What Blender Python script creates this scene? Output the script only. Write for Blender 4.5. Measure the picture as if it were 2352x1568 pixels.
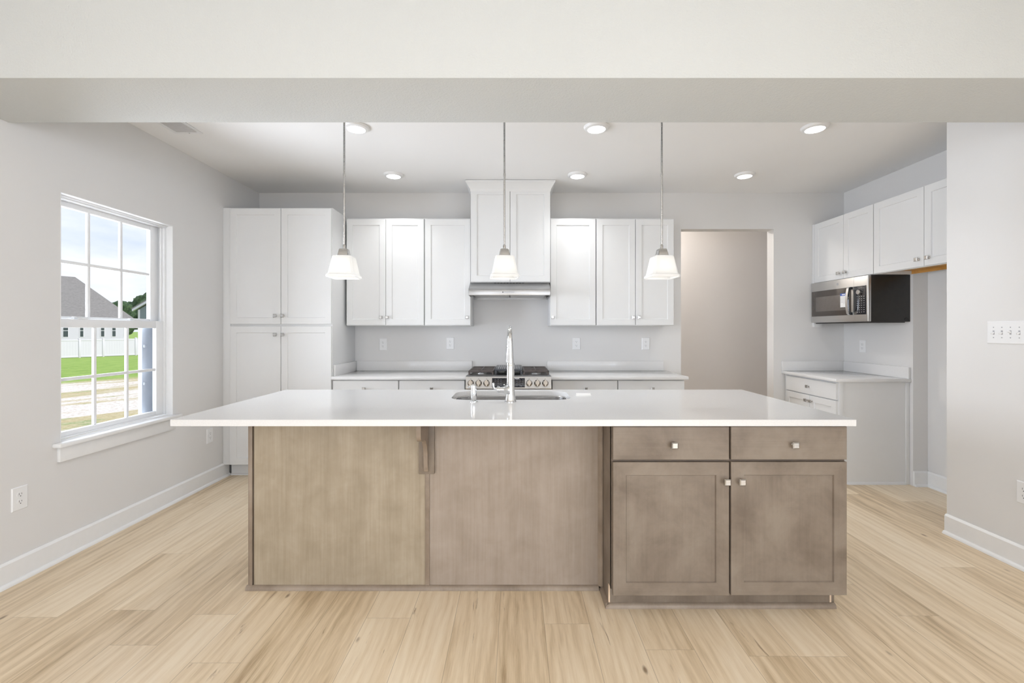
import bpy, bmesh, math, random
from mathutils import Vector, Matrix, noise

for o in list(bpy.data.objects):
    bpy.data.objects.remove(o, do_unlink=True)
SC = bpy.context.scene
COL = SC.collection
R = math.radians
random.seed(7)

# ------------------------------------------------------------------ camera
cam_d = bpy.data.cameras.new('camera')
cam = bpy.data.objects.new('camera', cam_d)
COL.objects.link(cam)
cam.location = (0, 0, 1.33)
cam.rotation_euler = (R(90), 0, 0)
cam_d.sensor_fit = 'HORIZONTAL'
cam_d.sensor_width = 36.0
cam_d.lens = 36.0 * 1050.0 / 2352.0
cam_d.shift_x = (1176 - 1183) / 2352.0
cam_d.shift_y = (758 - 784) / 2352.0
cam_d.clip_start = 0.05
cam_d.clip_end = 1500
SC.camera = cam

# ------------------------------------------------------------------ view
SC.view_settings.view_transform = 'Standard'
SC.view_settings.look = 'None'
SC.view_settings.gamma = 1.0
SC.view_settings.use_curve_mapping = False
SC.view_settings.exposure = 0.16

# ------------------------------------------------------------------ sky
W = bpy.data.worlds.new('sky')
SC.world = W
W.use_nodes = True
wn, wl = W.node_tree.nodes, W.node_tree.links
wn.clear()
w_out = wn.new('ShaderNodeOutputWorld')
w_bg = wn.new('ShaderNodeBackground')
w_bg.inputs['Strength'].default_value = 0.93
w_tc = wn.new('ShaderNodeTexCoord')
w_sep = wn.new('ShaderNodeSeparateXYZ')
wl.new(w_tc.outputs['Generated'], w_sep.inputs[0])
w_ramp = wn.new('ShaderNodeValToRGB')
w_ramp.color_ramp.elements[0].position = 0.0
w_ramp.color_ramp.elements[0].color = (0.82, 0.90, 1.04, 1)
w_ramp.color_ramp.elements[1].position = 0.7
w_ramp.color_ramp.elements[1].color = (0.50, 0.68, 1.0, 1)
wl.new(w_sep.outputs['Z'], w_ramp.inputs[0])
w_map = wn.new('ShaderNodeMapping')
w_map.inputs['Scale'].default_value = (3.0, 3.0, 9.0)
wl.new(w_tc.outputs['Generated'], w_map.inputs[0])
w_noi = wn.new('ShaderNodeTexNoise')
w_noi.inputs['Scale'].default_value = 1.3
w_noi.inputs['Detail'].default_value = 7
w_noi.inputs['Roughness'].default_value = 0.55
wl.new(w_map.outputs[0], w_noi.inputs['Vector'])
w_cr = wn.new('ShaderNodeValToRGB')
w_cr.color_ramp.elements[0].position = 0.36
w_cr.color_ramp.elements[1].position = 0.62
wl.new(w_noi.outputs[0], w_cr.inputs[0])
w_mix = wn.new('ShaderNodeMix')
w_mix.data_type = 'RGBA'
wl.new(w_cr.outputs[0], w_mix.inputs[0])
wl.new(w_ramp.outputs[0], w_mix.inputs[6])
w_mix.inputs[7].default_value = (1.04, 1.08, 1.14, 1)
wl.new(w_mix.outputs[2], w_bg.inputs['Color'])
wl.new(w_bg.outputs[0], w_out.inputs[0])

# ------------------------------------------------------------------ sun and daylight
sun_d = bpy.data.lights.new('sun', 'SUN')
sun_d.energy = 2.7
sun_d.angle = R(1.0)
sun_d.color = (1.0, 0.965, 0.94)
sun = bpy.data.objects.new('sun', sun_d)
COL.objects.link(sun)
sun.location = (20, 10, 30)
sun.rotation_euler = Vector((-0.80, 0.0, -0.60)).to_track_quat('-Z', 'Y').to_euler()


def area(name, loc, target, sx, sy, power, color, spread=180):
    d = bpy.data.lights.new(name, 'AREA')
    d.shape = 'RECTANGLE'
    d.size, d.size_y = sx, sy
    d.energy = power
    d.color = color
    o = bpy.data.objects.new(name, d)
    COL.objects.link(o)
    d.spread = R(spread)
    o.location = loc
    o.rotation_euler = (Vector(target) - Vector(loc)).to_track_quat('-Z', 'Y').to_euler()
    return o


# daylight lamps at unseen living-room windows; the side pairs added to brighten side walls
DAY = (0.90, 0.975, 1.10)
for wx in (-1.75, 0.1, 1.95):
    area('daylight', (wx, -8.12, 1.35), (wx, 0, 1.75), 1.45, 2.05, 20, DAY)
for wy in (-5.2, -2.4):
    area('daylight', (-2.78, wy, 1.35), (0, wy, 1.75), 1.45, 2.05, 58, DAY)
    area('daylight', (3.10, wy, 1.35), (0, wy, 1.75), 1.45, 2.05, 100, DAY)
# daylight at the kitchen window
area('daylight', (-3.9, 3.05, 1.35), (0, 3.0, 1.75), 1.8, 2.0, 128, DAY, 110)


# ------------------------------------------------------------------ node helpers
class NT:
    def __init__(s, name):
        s.m = bpy.data.materials.new(name)
        s.m.use_nodes = True
        s.n, s.l = s.m.node_tree.nodes, s.m.node_tree.links
        s.b = s.n['Principled BSDF']

    def new(s, t, **kw):
        x = s.n.new(t)
        for k, v in kw.items():
            setattr(x, k, v)
        return x

    def put(s, node, key, v):
        if hasattr(v, 'links'):
            s.l.new(v, node.inputs[key])
        else:
            node.inputs[key].default_value = v

    def math(s, op, a, b=0.0):
        x = s.new('ShaderNodeMath', operation=op)
        s.put(x, 0, a)
        s.put(x, 1, b)
        return x.outputs[0]

    def mix(s, f, a, b, blend='MIX'):
        x = s.new('ShaderNodeMix', data_type='RGBA', blend_type=blend)
        s.put(x, 0, f)
        s.put(x, 6, a)
        s.put(x, 7, b)
        return x.outputs[2]

    def ramp(s, f, pts):
        x = s.new('ShaderNodeValToRGB')
        e = x.color_ramp.elements
        while len(e) < len(pts):
            e.new(0.5)
        for i, (p, c) in enumerate(pts):
            e[i].position = p
            e[i].color = (*c, 1) if len(c) == 3 else c
        s.put(x, 0, f)
        return x.outputs[0]

    def obj(s):
        return s.new('ShaderNodeTexCoord').outputs['Object']

    def mapping(s, v, scale=(1, 1, 1), rot=(0, 0, 0), loc=(0, 0, 0)):
        x = s.new('ShaderNodeMapping')
        s.put(x, 0, v)
        x.inputs['Scale'].default_value = scale
        x.inputs['Rotation'].default_value = rot
        s.put(x, 'Location', loc)
        return x.outputs[0]

    def noise(s, v, scale, detail=4, rough=0.5, dist=0.0):
        x = s.new('ShaderNodeTexNoise')
        s.put(x, 'Vector', v)
        x.inputs['Scale'].default_value = scale
        x.inputs['Detail'].default_value = detail
        x.inputs['Roughness'].default_value = rough
        x.inputs['Distortion'].default_value = dist
        return x.outputs[0]

    def bump(s, h, strength=0.2, dist=0.002):
        x = s.new('ShaderNodeBump')
        x.inputs['Strength'].default_value = strength
        x.inputs['Distance'].default_value = dist
        s.put(x, 'Height', h)
        s.l.new(x.outputs[0], s.b.inputs['Normal'])

    def set(s, **kw):
        for k, v in kw.items():
            s.put(s.b, k.replace('_', ' '), v)
        return s.m


def plain(name, c, rough=0.5, metal=0.0, var=0.03, scale=30.0, **kw):
    t = NT(name)
    n = t.noise(t.obj(), scale, 3)
    lo = tuple(x * (1 - var) for x in c)
    hi = tuple(min(1.0, x * (1 + var)) for x in c)
    col = t.ramp(n, [(0.3, lo), (0.7, hi)])
    t.set(Base_Color=col, Roughness=rough, Metallic=metal, **kw)
    return t.m


def paint(name, c, scale=160, strength=0.12, rough=0.6, dist=0.002):
    t = NT(name)
    o = t.obj()
    n = t.noise(o, scale, 3, 0.55)
    v = t.noise(o, 1.2, 2)
    col = t.ramp(v, [(0.3, tuple(x * 0.985 for x in c)), (0.7, tuple(min(1, x * 1.01) for x in c))])
    t.set(Base_Color=col, Roughness=rough)
    t.bump(n, strength, dist)
    return t.m


def brushed(name, c, rough, axis=0, metal=1.0):
    t = NT(name)
    sc = [4, 4, 4]
    for i in range(3):
        if i != axis:
            sc[i] = 260
    n = t.noise(t.mapping(t.obj(), tuple(sc)), 1.0, 3)
    col = t.ramp(n, [(0.3, tuple(x * 0.93 for x in c)), (0.7, tuple(min(1, x * 1.05) for x in c))])
    r = t.math('MULTIPLY_ADD', n, 0.15)
    r.node.inputs[2].default_value = rough - 0.07
    t.set(Base_Color=col, Roughness=r, Metallic=metal)
    return t.m


def wood(name, dark, mid, light, vert=True, rough=0.42, bl=0.74, bs=5.5):
    """stained maple: cloudy mottling under a fine straight grain"""
    t = NT(name)
    o = t.obj()
    rnd = t.new('ShaderNodeObjectInfo').outputs['Random']
    off = t.math('MULTIPLY', rnd, 37.0)
    comb = t.new('ShaderNodeCombineXYZ')
    t.put(comb, 0, off)
    t.put(comb, 1, off)
    t.put(comb, 2, off)
    v = t.mapping(o, (1, 1, 1), loc=comb.outputs[0])
    blotch = t.noise(v, bs, 5, 0.6, 0.3)
    g = (90, 90, 3.0) if vert else (3.0, 90, 90)
    grain = t.noise(t.mapping(o, g, loc=comb.outputs[0]), 1.0, 4, 0.6, 0.4)
    g2 = (14, 14, 0.9) if vert else (0.9, 14, 14)
    band = t.noise(t.mapping(o, g2, loc=comb.outputs[0]), 1.0, 3, 0.5, 0.6)
    f = t.math('ADD', t.math('MULTIPLY', blotch, bl), t.math('ADD', t.math('MULTIPLY', grain, (1 - bl) * 0.52), t.math('MULTIPLY', band, (1 - bl) * 0.48)))
    col = t.ramp(f, [(0.36, dark), (0.5, mid), (0.64, light)])
    g3 = (9, 9, 2.2) if vert else (2.2, 9, 9)
    fleck = t.noise(t.mapping(o, g3, loc=comb.outputs[0]), 1.0, 6, 0.7, 1.2)
    fl = t.ramp(fleck, [(0.70, (0, 0, 0)), (0.80, (1, 1, 1))])
    col = t.mix(t.math('MULTIPLY', fl, 0.45), col, tuple(x * 0.55 for x in dark) + (1,))
    t.set(Base_Color=col, Roughness=rough)
    t.bump(grain, 0.08, 0.001)
    return t.m


M = {}
M['wall'] = paint('warm grey wall paint', (0.745, 0.735, 0.722), 170, 0.10)
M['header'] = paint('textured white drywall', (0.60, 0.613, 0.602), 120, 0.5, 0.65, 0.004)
M['ceiling'] = paint('white ceiling paint', (0.89, 0.885, 0.875), 130, 0.2, 0.7, 0.003)
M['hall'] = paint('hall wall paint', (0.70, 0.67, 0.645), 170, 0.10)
M['trim'] = plain('white trim enamel', (0.83, 0.83, 0.825), 0.35, var=0.01)
M['cab'] = plain('white cabinet lacquer', (0.755, 0.755, 0.748), 0.38, var=0.008, scale=6)
M['cabgap'] = plain('cabinet face frame', (0.74, 0.74, 0.732), 0.45, var=0.01)
M['rawply'] = wood('honey plywood underside', (0.52, 0.27, 0.07), (0.66, 0.36, 0.10), (0.74, 0.44, 0.15), False)
M['island'] = wood('taupe stained maple', (0.160, 0.123, 0.091), (0.214, 0.170, 0.130), (0.262, 0.214, 0.168))
M['islandH'] = wood('taupe stained maple across', (0.160, 0.123, 0.091), (0.214, 0.170, 0.130), (0.262, 0.214, 0.168), False)
M['panelA'] = wood('khaki stained ply panel', (0.292, 0.237, 0.164), (0.355, 0.292, 0.209), (0.417, 0.352, 0.262), bl=0.45, bs=7.0)
M['panelB'] = wood('taupe stained ply panel', (0.284, 0.228, 0.178), (0.336, 0.274, 0.220), (0.380, 0.316, 0.261), bl=0.45, bs=7.0)
M['strip'] = wood('stained trim moulding', (0.205, 0.155, 0.112), (0.270, 0.210, 0.158), (0.330, 0.265, 0.205))
M['rawedge'] = plain('raw plywood edge', (0.75, 0.58, 0.42), 0.6, var=0.08)
M['gapdark'] = plain('painted gap shade', (0.16, 0.12, 0.09), 0.6)  # gap shade put into the colour of backing strips and face frame
M['nickel'] = brushed('satin nickel', (0.52, 0.51, 0.495), 0.28)
M['chrome'] = plain('polished chrome', (0.66, 0.67, 0.68), 0.05, 1.0, var=0.01)
M['steel'] = brushed('brushed stainless', (0.43, 0.43, 0.43), 0.30)
M['steelmw'] = brushed('microwave stainless', (0.58, 0.575, 0.565), 0.32)
M['steelsink'] = brushed('sink stainless', (0.62, 0.61, 0.60), 0.24)
M['knobsteel'] = plain('polished knob steel', (0.42, 0.40, 0.38), 0.14, 1.0, var=0.02)
M['ventgrey'] = plain('grey duct opening', (0.30, 0.30, 0.31), 0.7)
M['louvre'] = plain('louvre white with painted shade', (0.60, 0.60, 0.61), 0.5)  # same white as the frame, greyed to carry the louvres' shade
M['iron'] = plain('cast iron', (0.075, 0.058, 0.052), 0.42, 0.0, var=0.2, scale=60)
M['griddle'] = plain('dark griddle plate', (0.055, 0.058, 0.065), 0.35, 0.2, var=0.1)
M['blackglass'] = plain('black glass', (0.012, 0.013, 0.017), 0.06, var=0.1)
M['blackmetal'] = plain('black enamel metal', (0.020, 0.018, 0.016), 0.30, var=0.15)
M['brownglass'] = plain('smoked door glass', (0.060, 0.049, 0.042), 0.10, var=0.05)
M['meshglass'] = plain('screened door glass', (0.135, 0.118, 0.105), 0.25, var=0.05)
M['plate'] = plain('white plastic', (0.84, 0.84, 0.84), 0.32, var=0.005)
M['slot'] = plain('dark slot', (0.05, 0.05, 0.05), 0.6)
M['mark'] = plain('grey print', (0.42, 0.42, 0.44), 0.5)
M['markdim'] = plain('dim grey print', (0.13, 0.13, 0.15), 0.5)
M['paper'] = plain('white paper', (0.88, 0.87, 0.86), 0.6, var=0.01)
M['blue'] = plain('blue label print', (0.03, 0.10, 0.42), 0.5)
M['vinylw'] = plain('white vinyl', (0.68, 0.655, 0.735), 0.4, var=0.02)
M['vinylwin'] = plain('white window vinyl', (0.85, 0.855, 0.86), 0.35, var=0.01)
M['track'] = plain('jamb shade blue grey', (0.36, 0.39, 0.43), 0.5)  # shade of the outer jamb liner put into the colour; foundation shares it
M['siding'] = plain('white lap siding', (0.62, 0.595, 0.68), 0.6, var=0.03)
M['siding2'] = plain('slate grey siding', (0.20, 0.235, 0.265), 0.6, var=0.05)
M['pine'] = plain('pine fence boards', (0.52, 0.38, 0.22), 0.7, var=0.15, scale=4)
M['darkpane'] = plain('dark window pane', (0.05, 0.065, 0.07), 0.15)
M['bark'] = plain('bark', (0.12, 0.09, 0.06), 0.9, var=0.3)


def mk_quartz():
    t = NT('white quartz')
    o = t.obj()
    a = t.noise(o, 240, 2)
    b = t.noise(o, 3, 4)
    c1 = t.ramp(a, [(0.3, (0.735, 0.725, 0.715)), (0.7, (0.785, 0.78, 0.77))])
    c2 = t.mix(t.math('MULTIPLY', b, 0.12), c1, (0.73, 0.715, 0.71, 1))
    t.set(Base_Color=c2, Roughness=0.10)
    t.b.inputs['Specular IOR Level'].default_value = 0.5
    return t.m


M['quartz'] = mk_quartz()


def mk_roof():
    t = NT('grey shingle roof')
    o = t.obj()
    n = t.noise(t.mapping(o, (1, 1, 6)), 5, 5, 0.7)
    t.set(Base_Color=t.ramp(n, [(0.3, (0.16, 0.15, 0.145)), (0.7, (0.29, 0.275, 0.265))]), Roughness=0.9)
    return t.m


M['roof'] = mk_roof()


def mk_leaf():
    t = NT('tree foliage')
    o = t.obj()
    n = t.noise(o, 1.6, 6, 0.75)
    t.set(Base_Color=t.ramp(n, [(0.35, (0.020, 0.048, 0.022)), (0.5, (0.06, 0.125, 0.045)), (0.68, (0.15, 0.24, 0.09))]), Roughness=0.8)
    t.bump(n, 1.0, 0.5)
    return t.m


M['leaf'] = mk_leaf()


def mk_floor():
    t = NT('oak plank floor')
    sp = t.new('ShaderNodeSeparateXYZ')
    t.put(sp, 0, t.obj())
    x, y = sp.outputs[0], sp.outputs[1]
    px = t.math('DIVIDE', t.math('SUBTRACT', x, 0.132 - 20.5), 0.205)
    ix, fx = t.math('FLOOR', px), t.math('FRACT', px)
    wn1 = t.new('ShaderNodeTexWhiteNoise', noise_dimensions='1D')
    t.put(wn1, 'W', ix)
    py = t.math('DIVIDE', t.math('ADD', y, t.math('MULTIPLY', wn1.outputs[0], 7.3)), 1.52)
    iy, fy = t.math('FLOOR', py), t.math('FRACT', py)
    cid = t.new('ShaderNodeCombineXYZ')
    t.put(cid, 0, ix)
    t.put(cid, 1, iy)
    wn2 = t.new('ShaderNodeTexWhiteNoise', noise_dimensions='2D')
    t.put(wn2, 'Vector', cid.outputs[0])
    rv = wn2.outputs[0]
    # plank-local coordinates with a random offset each
    gx = t.math('ADD', x, t.math('MULTIPLY', rv, 31.0))
    gy = t.math('ADD', y, t.math('MULTIPLY', rv, 17.0))
    cv = t.new('ShaderNodeCombineXYZ')
    t.put(cv, 0, gx)
    t.put(cv, 1, gy)
    v = cv.outputs[0]
    streak = t.noise(t.mapping(v, (30, 1.6, 1)), 1.0, 8, 0.68, 0.5)
    broad = t.noise(t.mapping(v, (6, 0.8, 1)), 1.0, 3, 0.5, 0.5)
    fine = t.noise(t.mapping(v, (260, 7, 1)), 1.0, 4, 0.65)
    wv = t.new('ShaderNodeTexWave', wave_type='BANDS', bands_direction='X', wave_profile='SIN')
    t.put(wv, 'Vector', t.mapping(v, (1, 0.22, 1)))
    wv.inputs['Scale'].default_value = 7.0
    wv.inputs['Distortion'].default_value = 9.0
    wv.inputs['Detail'].default_value = 3.0
    wv.inputs['Detail Scale'].default_value = 1.2
    f = t.math('ADD', t.math('MULTIPLY', streak, 0.40), t.math('MULTIPLY', broad, 0.26))
    f = t.math('ADD', f, t.math('MULTIPLY', fine, 0.18))
    f = t.math('ADD', f, t.math('MULTIPLY', wv.outputs[0], 0.06))
    f = t.math('ADD', f, t.math('MULTIPLY', rv, 0.16))
    col = t.ramp(f, [(0.35, (0.41, 0.295, 0.175)), (0.44, (0.62, 0.48, 0.31)), (0.53, (0.75, 0.605, 0.42)), (0.65, (0.85, 0.72, 0.54))])
    # knots and mineral streaks
    vo = t.new('ShaderNodeTexVoronoi')
    t.put(vo, 'Vector', t.mapping(v, (5.0, 2.2, 1)))
    vo.inputs['Scale'].default_value = 1.0
    wob = t.noise(t.mapping(v, (30, 12, 1)), 1.0, 3)
    kd = t.math('ADD', vo.outputs['Distance'], t.math('MULTIPLY', wob, 0.05))
    knot = t.ramp(kd, [(0.045, (1, 1, 1)), (0.085, (0, 0, 0))])
    kk = t.math('MULTIPLY', knot, t.math('GREATER_THAN', vo.outputs['Color'], 0.30))
    col = t.mix(t.math('MULTIPLY', kk, 0.8), col, (0.17, 0.10, 0.05, 1))
    crack = t.noise(t.mapping(v, (34, 3.0, 1)), 1.0, 5, 0.65, 1.0)
    ck = t.ramp(crack, [(0.65, (0, 0, 0)), (0.74, (1, 1, 1))])
    col = t.mix(t.math('MULTIPLY', ck, 0.7), col, (0.22, 0.135, 0.07, 1))
    # joints
    ex = t.math('MINIMUM', fx, t.math('SUBTRACT', 1.0, fx))
    ey = t.math('MINIMUM', fy, t.math('SUBTRACT', 1.0, fy))
    jx = t.math('LESS_THAN', ex, 0.0065)
    jy = t.math('LESS_THAN', ey, 0.0012)
    j = t.math('MAXIMUM', jx, t.math('MULTIPLY', jy, 0.5))
    col = t.mix(t.math('MULTIPLY', j, 0.45), col, (0.22, 0.15, 0.09, 1))
    t.set(Base_Color=col, Roughness=0.36)
    t.b.inputs['Specular IOR Level'].default_value = 0.45
    t.bump(t.math('SUBTRACT', t.math('MULTIPLY', fine, 0.4), j), 0.12, 0.002)
    return t.m


M['floor'] = mk_floor()


def mk_ground():
    t = NT('lawn and sandy soil')
    sp = t.new('ShaderNodeSeparateXYZ')
    o = t.obj()
    t.put(sp, 0, o)
    # distance measured square to the fence line
    d = t.math('ADD', t.math('MULTIPLY', sp.outputs[0], -0.886), t.math('MULTIPLY', sp.outputs[1], 0.463))
    along = t.math('ADD', t.math('MULTIPLY', sp.outputs[0], 0.463), t.math('MULTIPLY', sp.outputs[1], 0.886))
    cv = t.new('ShaderNodeCombineXYZ')
    t.put(cv, 0, d)
    t.put(cv, 1, along)
    big = t.noise(t.mapping(cv.outputs[0], (0.55, 0.09, 1)), 1.0, 4, 0.6, 0.5)
    mid = t.noise(t.mapping(cv.outputs[0], (2.5, 0.7, 1)), 1.0, 5, 0.65)
    fine = t.noise(o, 9.0, 5, 0.7)
    gmid = t.noise(o, 1.7, 6, 0.75)
    grass = t.ramp(t.math('ADD', t.math('MULTIPLY', fine, 0.4), t.math('MULTIPLY', gmid, 0.6)), [(0.3, (0.13, 0.27, 0.02)), (0.7, (0.42, 0.55, 0.13))])
    sand = t.ramp(fine, [(0.33, (0.46, 0.35, 0.22)), (0.45, (0.72, 0.64, 0.56)), (0.62, (0.92, 0.87, 0.84))])
    straw = t.ramp(fine, [(0.3, (0.42, 0.34, 0.16)), (0.7, (0.66, 0.57, 0.36))])
    weeds = t.ramp(fine, [(0.35, (0.22, 0.30, 0.08)), (0.65, (0.56, 0.53, 0.34))])
    s1 = t.ramp(big, [(0.45, (0, 0, 0)), (0.54, (1, 1, 1))])
    base = t.mix(s1, sand, straw)
    s2 = t.ramp(t.math('ADD', t.math('MULTIPLY', mid, 0.6), t.math('MULTIPLY', big, 0.4)), [(0.55, (0, 0, 0)), (0.60, (1, 1, 1))])
    base = t.mix(s2, base, weeds)
    dd = t.math('ADD', d, t.math('MULTIPLY', mid, 3.0))
    lawn = t.ramp(t.math('DIVIDE', dd, 60.0), [(0.465, (0, 0, 0)), (0.485, (1, 1, 1))])
    col = t.mix(lawn, base, grass)
    t.set(Base_Color=col, Roughness=0.95)
    t.bump(fine, 0.5, 0.05)
    return t.m


M['ground'] = mk_ground()


def mk_pane():
    t = NT('clear window glass')
    tr = t.new('ShaderNodeBsdfTransparent')
    tr.inputs[0].default_value = (0.985, 0.985, 0.985, 1)
    gl = t.new('ShaderNodeBsdfGlossy')
    gl.inputs['Roughness'].default_value = 0.02
    fr = t.new('ShaderNodeFresnel')
    fr.inputs[0].default_value = 1.12
    mx = t.new('ShaderNodeMixShader')
    t.l.new(fr.outputs[0], mx.inputs[0])
    t.l.new(tr.outputs[0], mx.inputs[1])
    t.l.new(gl.outputs[0], mx.inputs[2])
    t.l.new(mx.outputs[0], t.n['Material Output'].inputs[0])
    return t.m


M['pane'] = mk_pane()


def mk_shade():
    t = NT('frosted glass shade')
    tl = t.new('ShaderNodeBsdfTranslucent')
    tl.inputs[0].default_value = (0.95, 0.94, 0.92, 1)
    df = t.new('ShaderNodeBsdfDiffuse')
    df.inputs[0].default_value = (0.93, 0.93, 0.92, 1)
    mx = t.new('ShaderNodeMixShader')
    mx.inputs[0].default_value = 0.5
    t.l.new(tl.outputs[0], mx.inputs[1])
    t.l.new(df.outputs[0], mx.inputs[2])
    gl = t.new('ShaderNodeBsdfGlossy')
    gl.inputs['Roughness'].default_value = 0.15
    m2 = t.new('ShaderNodeMixShader')
    m2.inputs[0].default_value = 0.05
    t.l.new(mx.outputs[0], m2.inputs[1])
    t.l.new(gl.outputs[0], m2.inputs[2])
    t.l.new(m2.outputs[0], t.n['Material Output'].inputs[0])
    return t.m


M['shade'] = mk_shade()


def emis(name, c, s):
    t = NT(name)
    t.set(Base_Color=(0.9, 0.9, 0.9, 1), Roughness=0.5)
    t.b.inputs['Emission Color'].default_value = (*c, 1)
    t.b.inputs['Emission Strength'].default_value = s
    return t.m


M['led'] = emis('lit LED lens', (1.0, 0.985, 0.96), 9.0)
M['bulb'] = emis('lit bulb', (1.0, 0.985, 0.96), 4.0)
M['hoodled'] = emis('hood lamp lens', (1.0, 0.98, 0.94), 1.2)


# ------------------------------------------------------------------ mesh builder
class MB:
    def __init__(s):
        s.bm = bmesh.new()

    def _xf(s, verts, mat):
        if mat is not None:
            bmesh.ops.transform(s.bm, matrix=mat, verts=verts)

    def box(s, x0, x1, y0, y1, z0, z1, bev=0.0, seg=2, mat=None):
        b = bmesh.new()
        bmesh.ops.create_cube(b, size=1.0)
        for v in b.verts:
            v.co = Vector(((x0 + x1) / 2 + v.co.x * (x1 - x0), (y0 + y1) / 2 + v.co.y * (y1 - y0), (z0 + z1) / 2 + v.co.z * (z1 - z0)))
        if bev > 0:
            bmesh.ops.bevel(b, geom=b.edges[:] + b.verts[:], offset=bev, segments=seg, profile=0.5, affect='EDGES')
        if mat is not None:
            bmesh.ops.transform(b, matrix=mat, verts=b.verts)
        s._merge(b)
        return s

    def _merge(s, b):
        me = bpy.data.meshes.new('tmp')
        b.to_mesh(me)
        b.free()
        s.bm.from_mesh(me)
        bpy.data.meshes.remove(me)

    def face(s, pts):
        s.bm.faces.new([s.bm.verts.new(p) for p in pts])
        return s

    def prism(s, poly, axis, a0, a1):
        """extrude a closed 2-D polygon along an axis (0 x, 1 y, 2 z)"""
        def P(u, v, w):
            return {0: (w, u, v), 1: (u, w, v), 2: (u, v, w)}[axis]
        A = [s.bm.verts.new(P(u, v, a0)) for u, v in poly]
        B = [s.bm.verts.new(P(u, v, a1)) for u, v in poly]
        n = len(poly)
        fs = [s.bm.faces.new(A), s.bm.faces.new(B[::-1])]
        for i in range(n):
            fs.append(s.bm.faces.new((A[i], B[i], B[(i + 1) % n], A[(i + 1) % n])))
        return s

    def loft(s, rings, cap0=True, cap1=True):
        """skin closed rings of equal length"""
        V = [[s.bm.verts.new(p) for p in r] for r in rings]
        n = len(rings[0])
        for a, b in zip(V[:-1], V[1:]):
            for i in range(n):
                s.bm.faces.new((a[i], a[(i + 1) % n], b[(i + 1) % n], b[i]))
        if cap0:
            s.bm.faces.new(V[0][::-1])
        if cap1:
            s.bm.faces.new(V[-1])
        return s

    def lathe(s, prof, c=(0, 0, 0), axis='z', n=32, cap=True):
        rings = []
        for r, h in prof:
            ring = []
            for i in range(n):
                a = 2 * math.pi * i / n
                u, v = r * math.cos(a), r * math.sin(a)
                p = {'z': (u, v, h), 'y': (u, h, v), 'x': (h, u, v)}[axis]
                ring.append((c[0] + p[0], c[1] + p[1], c[2] + p[2]))
            rings.append(ring)
        return s.loft(rings, cap, cap)

    def tube(s, pts, rad, n=16):
        pts = [Vector(p) for p in pts]
        if not isinstance(rad, (list, tuple)):
            rad = [rad] * len(pts)
        rings = []
        up = None
        for i, p in enumerate(pts):
            d = (pts[min(i + 1, len(pts) - 1)] - pts[max(i - 1, 0)]).normalized()
            if up is None:
                up = Vector((1, 0, 0)) if abs(d.x) < 0.8 else Vector((0, 1, 0))
            a = (up - d * up.dot(d)).normalized()
            up = a
            b = d.cross(a)
            rings.append([p + (a * math.cos(2 * math.pi * k / n) + b * math.sin(2 * math.pi * k / n)) * rad[i] for k in range(n)])
        return s.loft(rings)

    def sphere(s, c, r, sub=2, scale=(1, 1, 1)):
        b = bmesh.new()
        bmesh.ops.create_icosphere(b, subdivisions=sub, radius=r)
        for v in b.verts:
            v.co = Vector((v.co.x * scale[0] + c[0], v.co.y * scale[1] + c[1], v.co.z * scale[2] + c[2]))
        s._merge(b)
        return s

    def build(s, name, mat, parent=None, loc=None, smooth=30, rot=None):
        bmesh.ops.recalc_face_normals(s.bm, faces=s.bm.faces)
        me = bpy.data.meshes.new(name)
        s.bm.to_mesh(me)
        s.bm.free()
        me.materials.append(M[mat] if isinstance(mat, str) else mat)
        if smooth:
            for p in me.polygons:
                p.use_smooth = True
            me.set_sharp_from_angle(angle=R(smooth))
        o = bpy.data.objects.new(name, me)
        COL.objects.link(o)
        if parent is not None:
            o.parent = parent
        if loc is not None:
            o.location = loc
        if rot is not None:
            o.rotation_euler = rot
        return o


def tag(o, label=None, cat=None, group=None, kind=None):
    if label:
        o['label'] = label
    if cat:
        o['category'] = cat
    if group:
        o['group'] = group
    if kind:
        o['kind'] = kind
    return o


def thing(name, label, cat, loc=(0, 0, 0), rz=0.0, group=None):
    o = bpy.data.objects.new(name, None)
    o.empty_display_size = 0.1
    COL.objects.link(o)
    o.location = loc
    o.rotation_euler = (0, 0, rz)
    return tag(o, label, cat, group)


def struct(name, mb, mat, parent=None, smooth=30):
    o = mb.build(name, mat, parent, smooth=smooth)
    if parent is None:
        o['kind'] = 'structure'
    return o


# ------------------------------------------------------------------ room constants (metres)
XL, YB, H = -2.643, 4.725, 2.748       # left wall, back wall, ceiling
XN = 2.833                             # living-room right wall
XR = 3.40                              # kitchen right wall
XF = 3.527                             # refrigerator recess wall
YN, YF = 3.00, 3.905                   # recess start and end
REAR = -8.0
EPS = 0.0

struct('floor', MB().box(-2.80, 4.0, REAR - 0.15, 6.1, -0.12, 0.0), 'floor', smooth=0)
struct('ceiling', MB().box(-2.80, 4.0, REAR - 0.15, 6.1, H, H + 0.15), 'ceiling', smooth=0)

# left wall with the window opening
WY0, WY1, WZ0, WZ1 = 2.658, 3.531, 0.655, 2.134
m = MB()
ya = REAR
for wy in (-5.2, -2.4):  # unseen living-room side windows, added for light from the left
    m.box(XL - 0.157, XL, ya, wy - 0.75, 0, H)
    m.box(XL - 0.157, XL, wy - 0.75, wy + 0.75, 0, 0.3)
    m.box(XL - 0.157, XL, wy - 0.75, wy + 0.75, 2.4, H)
    ya = wy + 0.75
m.box(XL - 0.157, XL, ya, WY0, 0, H)
m.box(XL - 0.157, XL, WY1, YB + 0.12, 0, H)
m.box(XL - 0.157, XL, WY0, WY1, 0, WZ0)
m.box(XL - 0.157, XL, WY0, WY1, WZ1, H)
struct('wall_left', m, 'wall', smooth=0)

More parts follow.
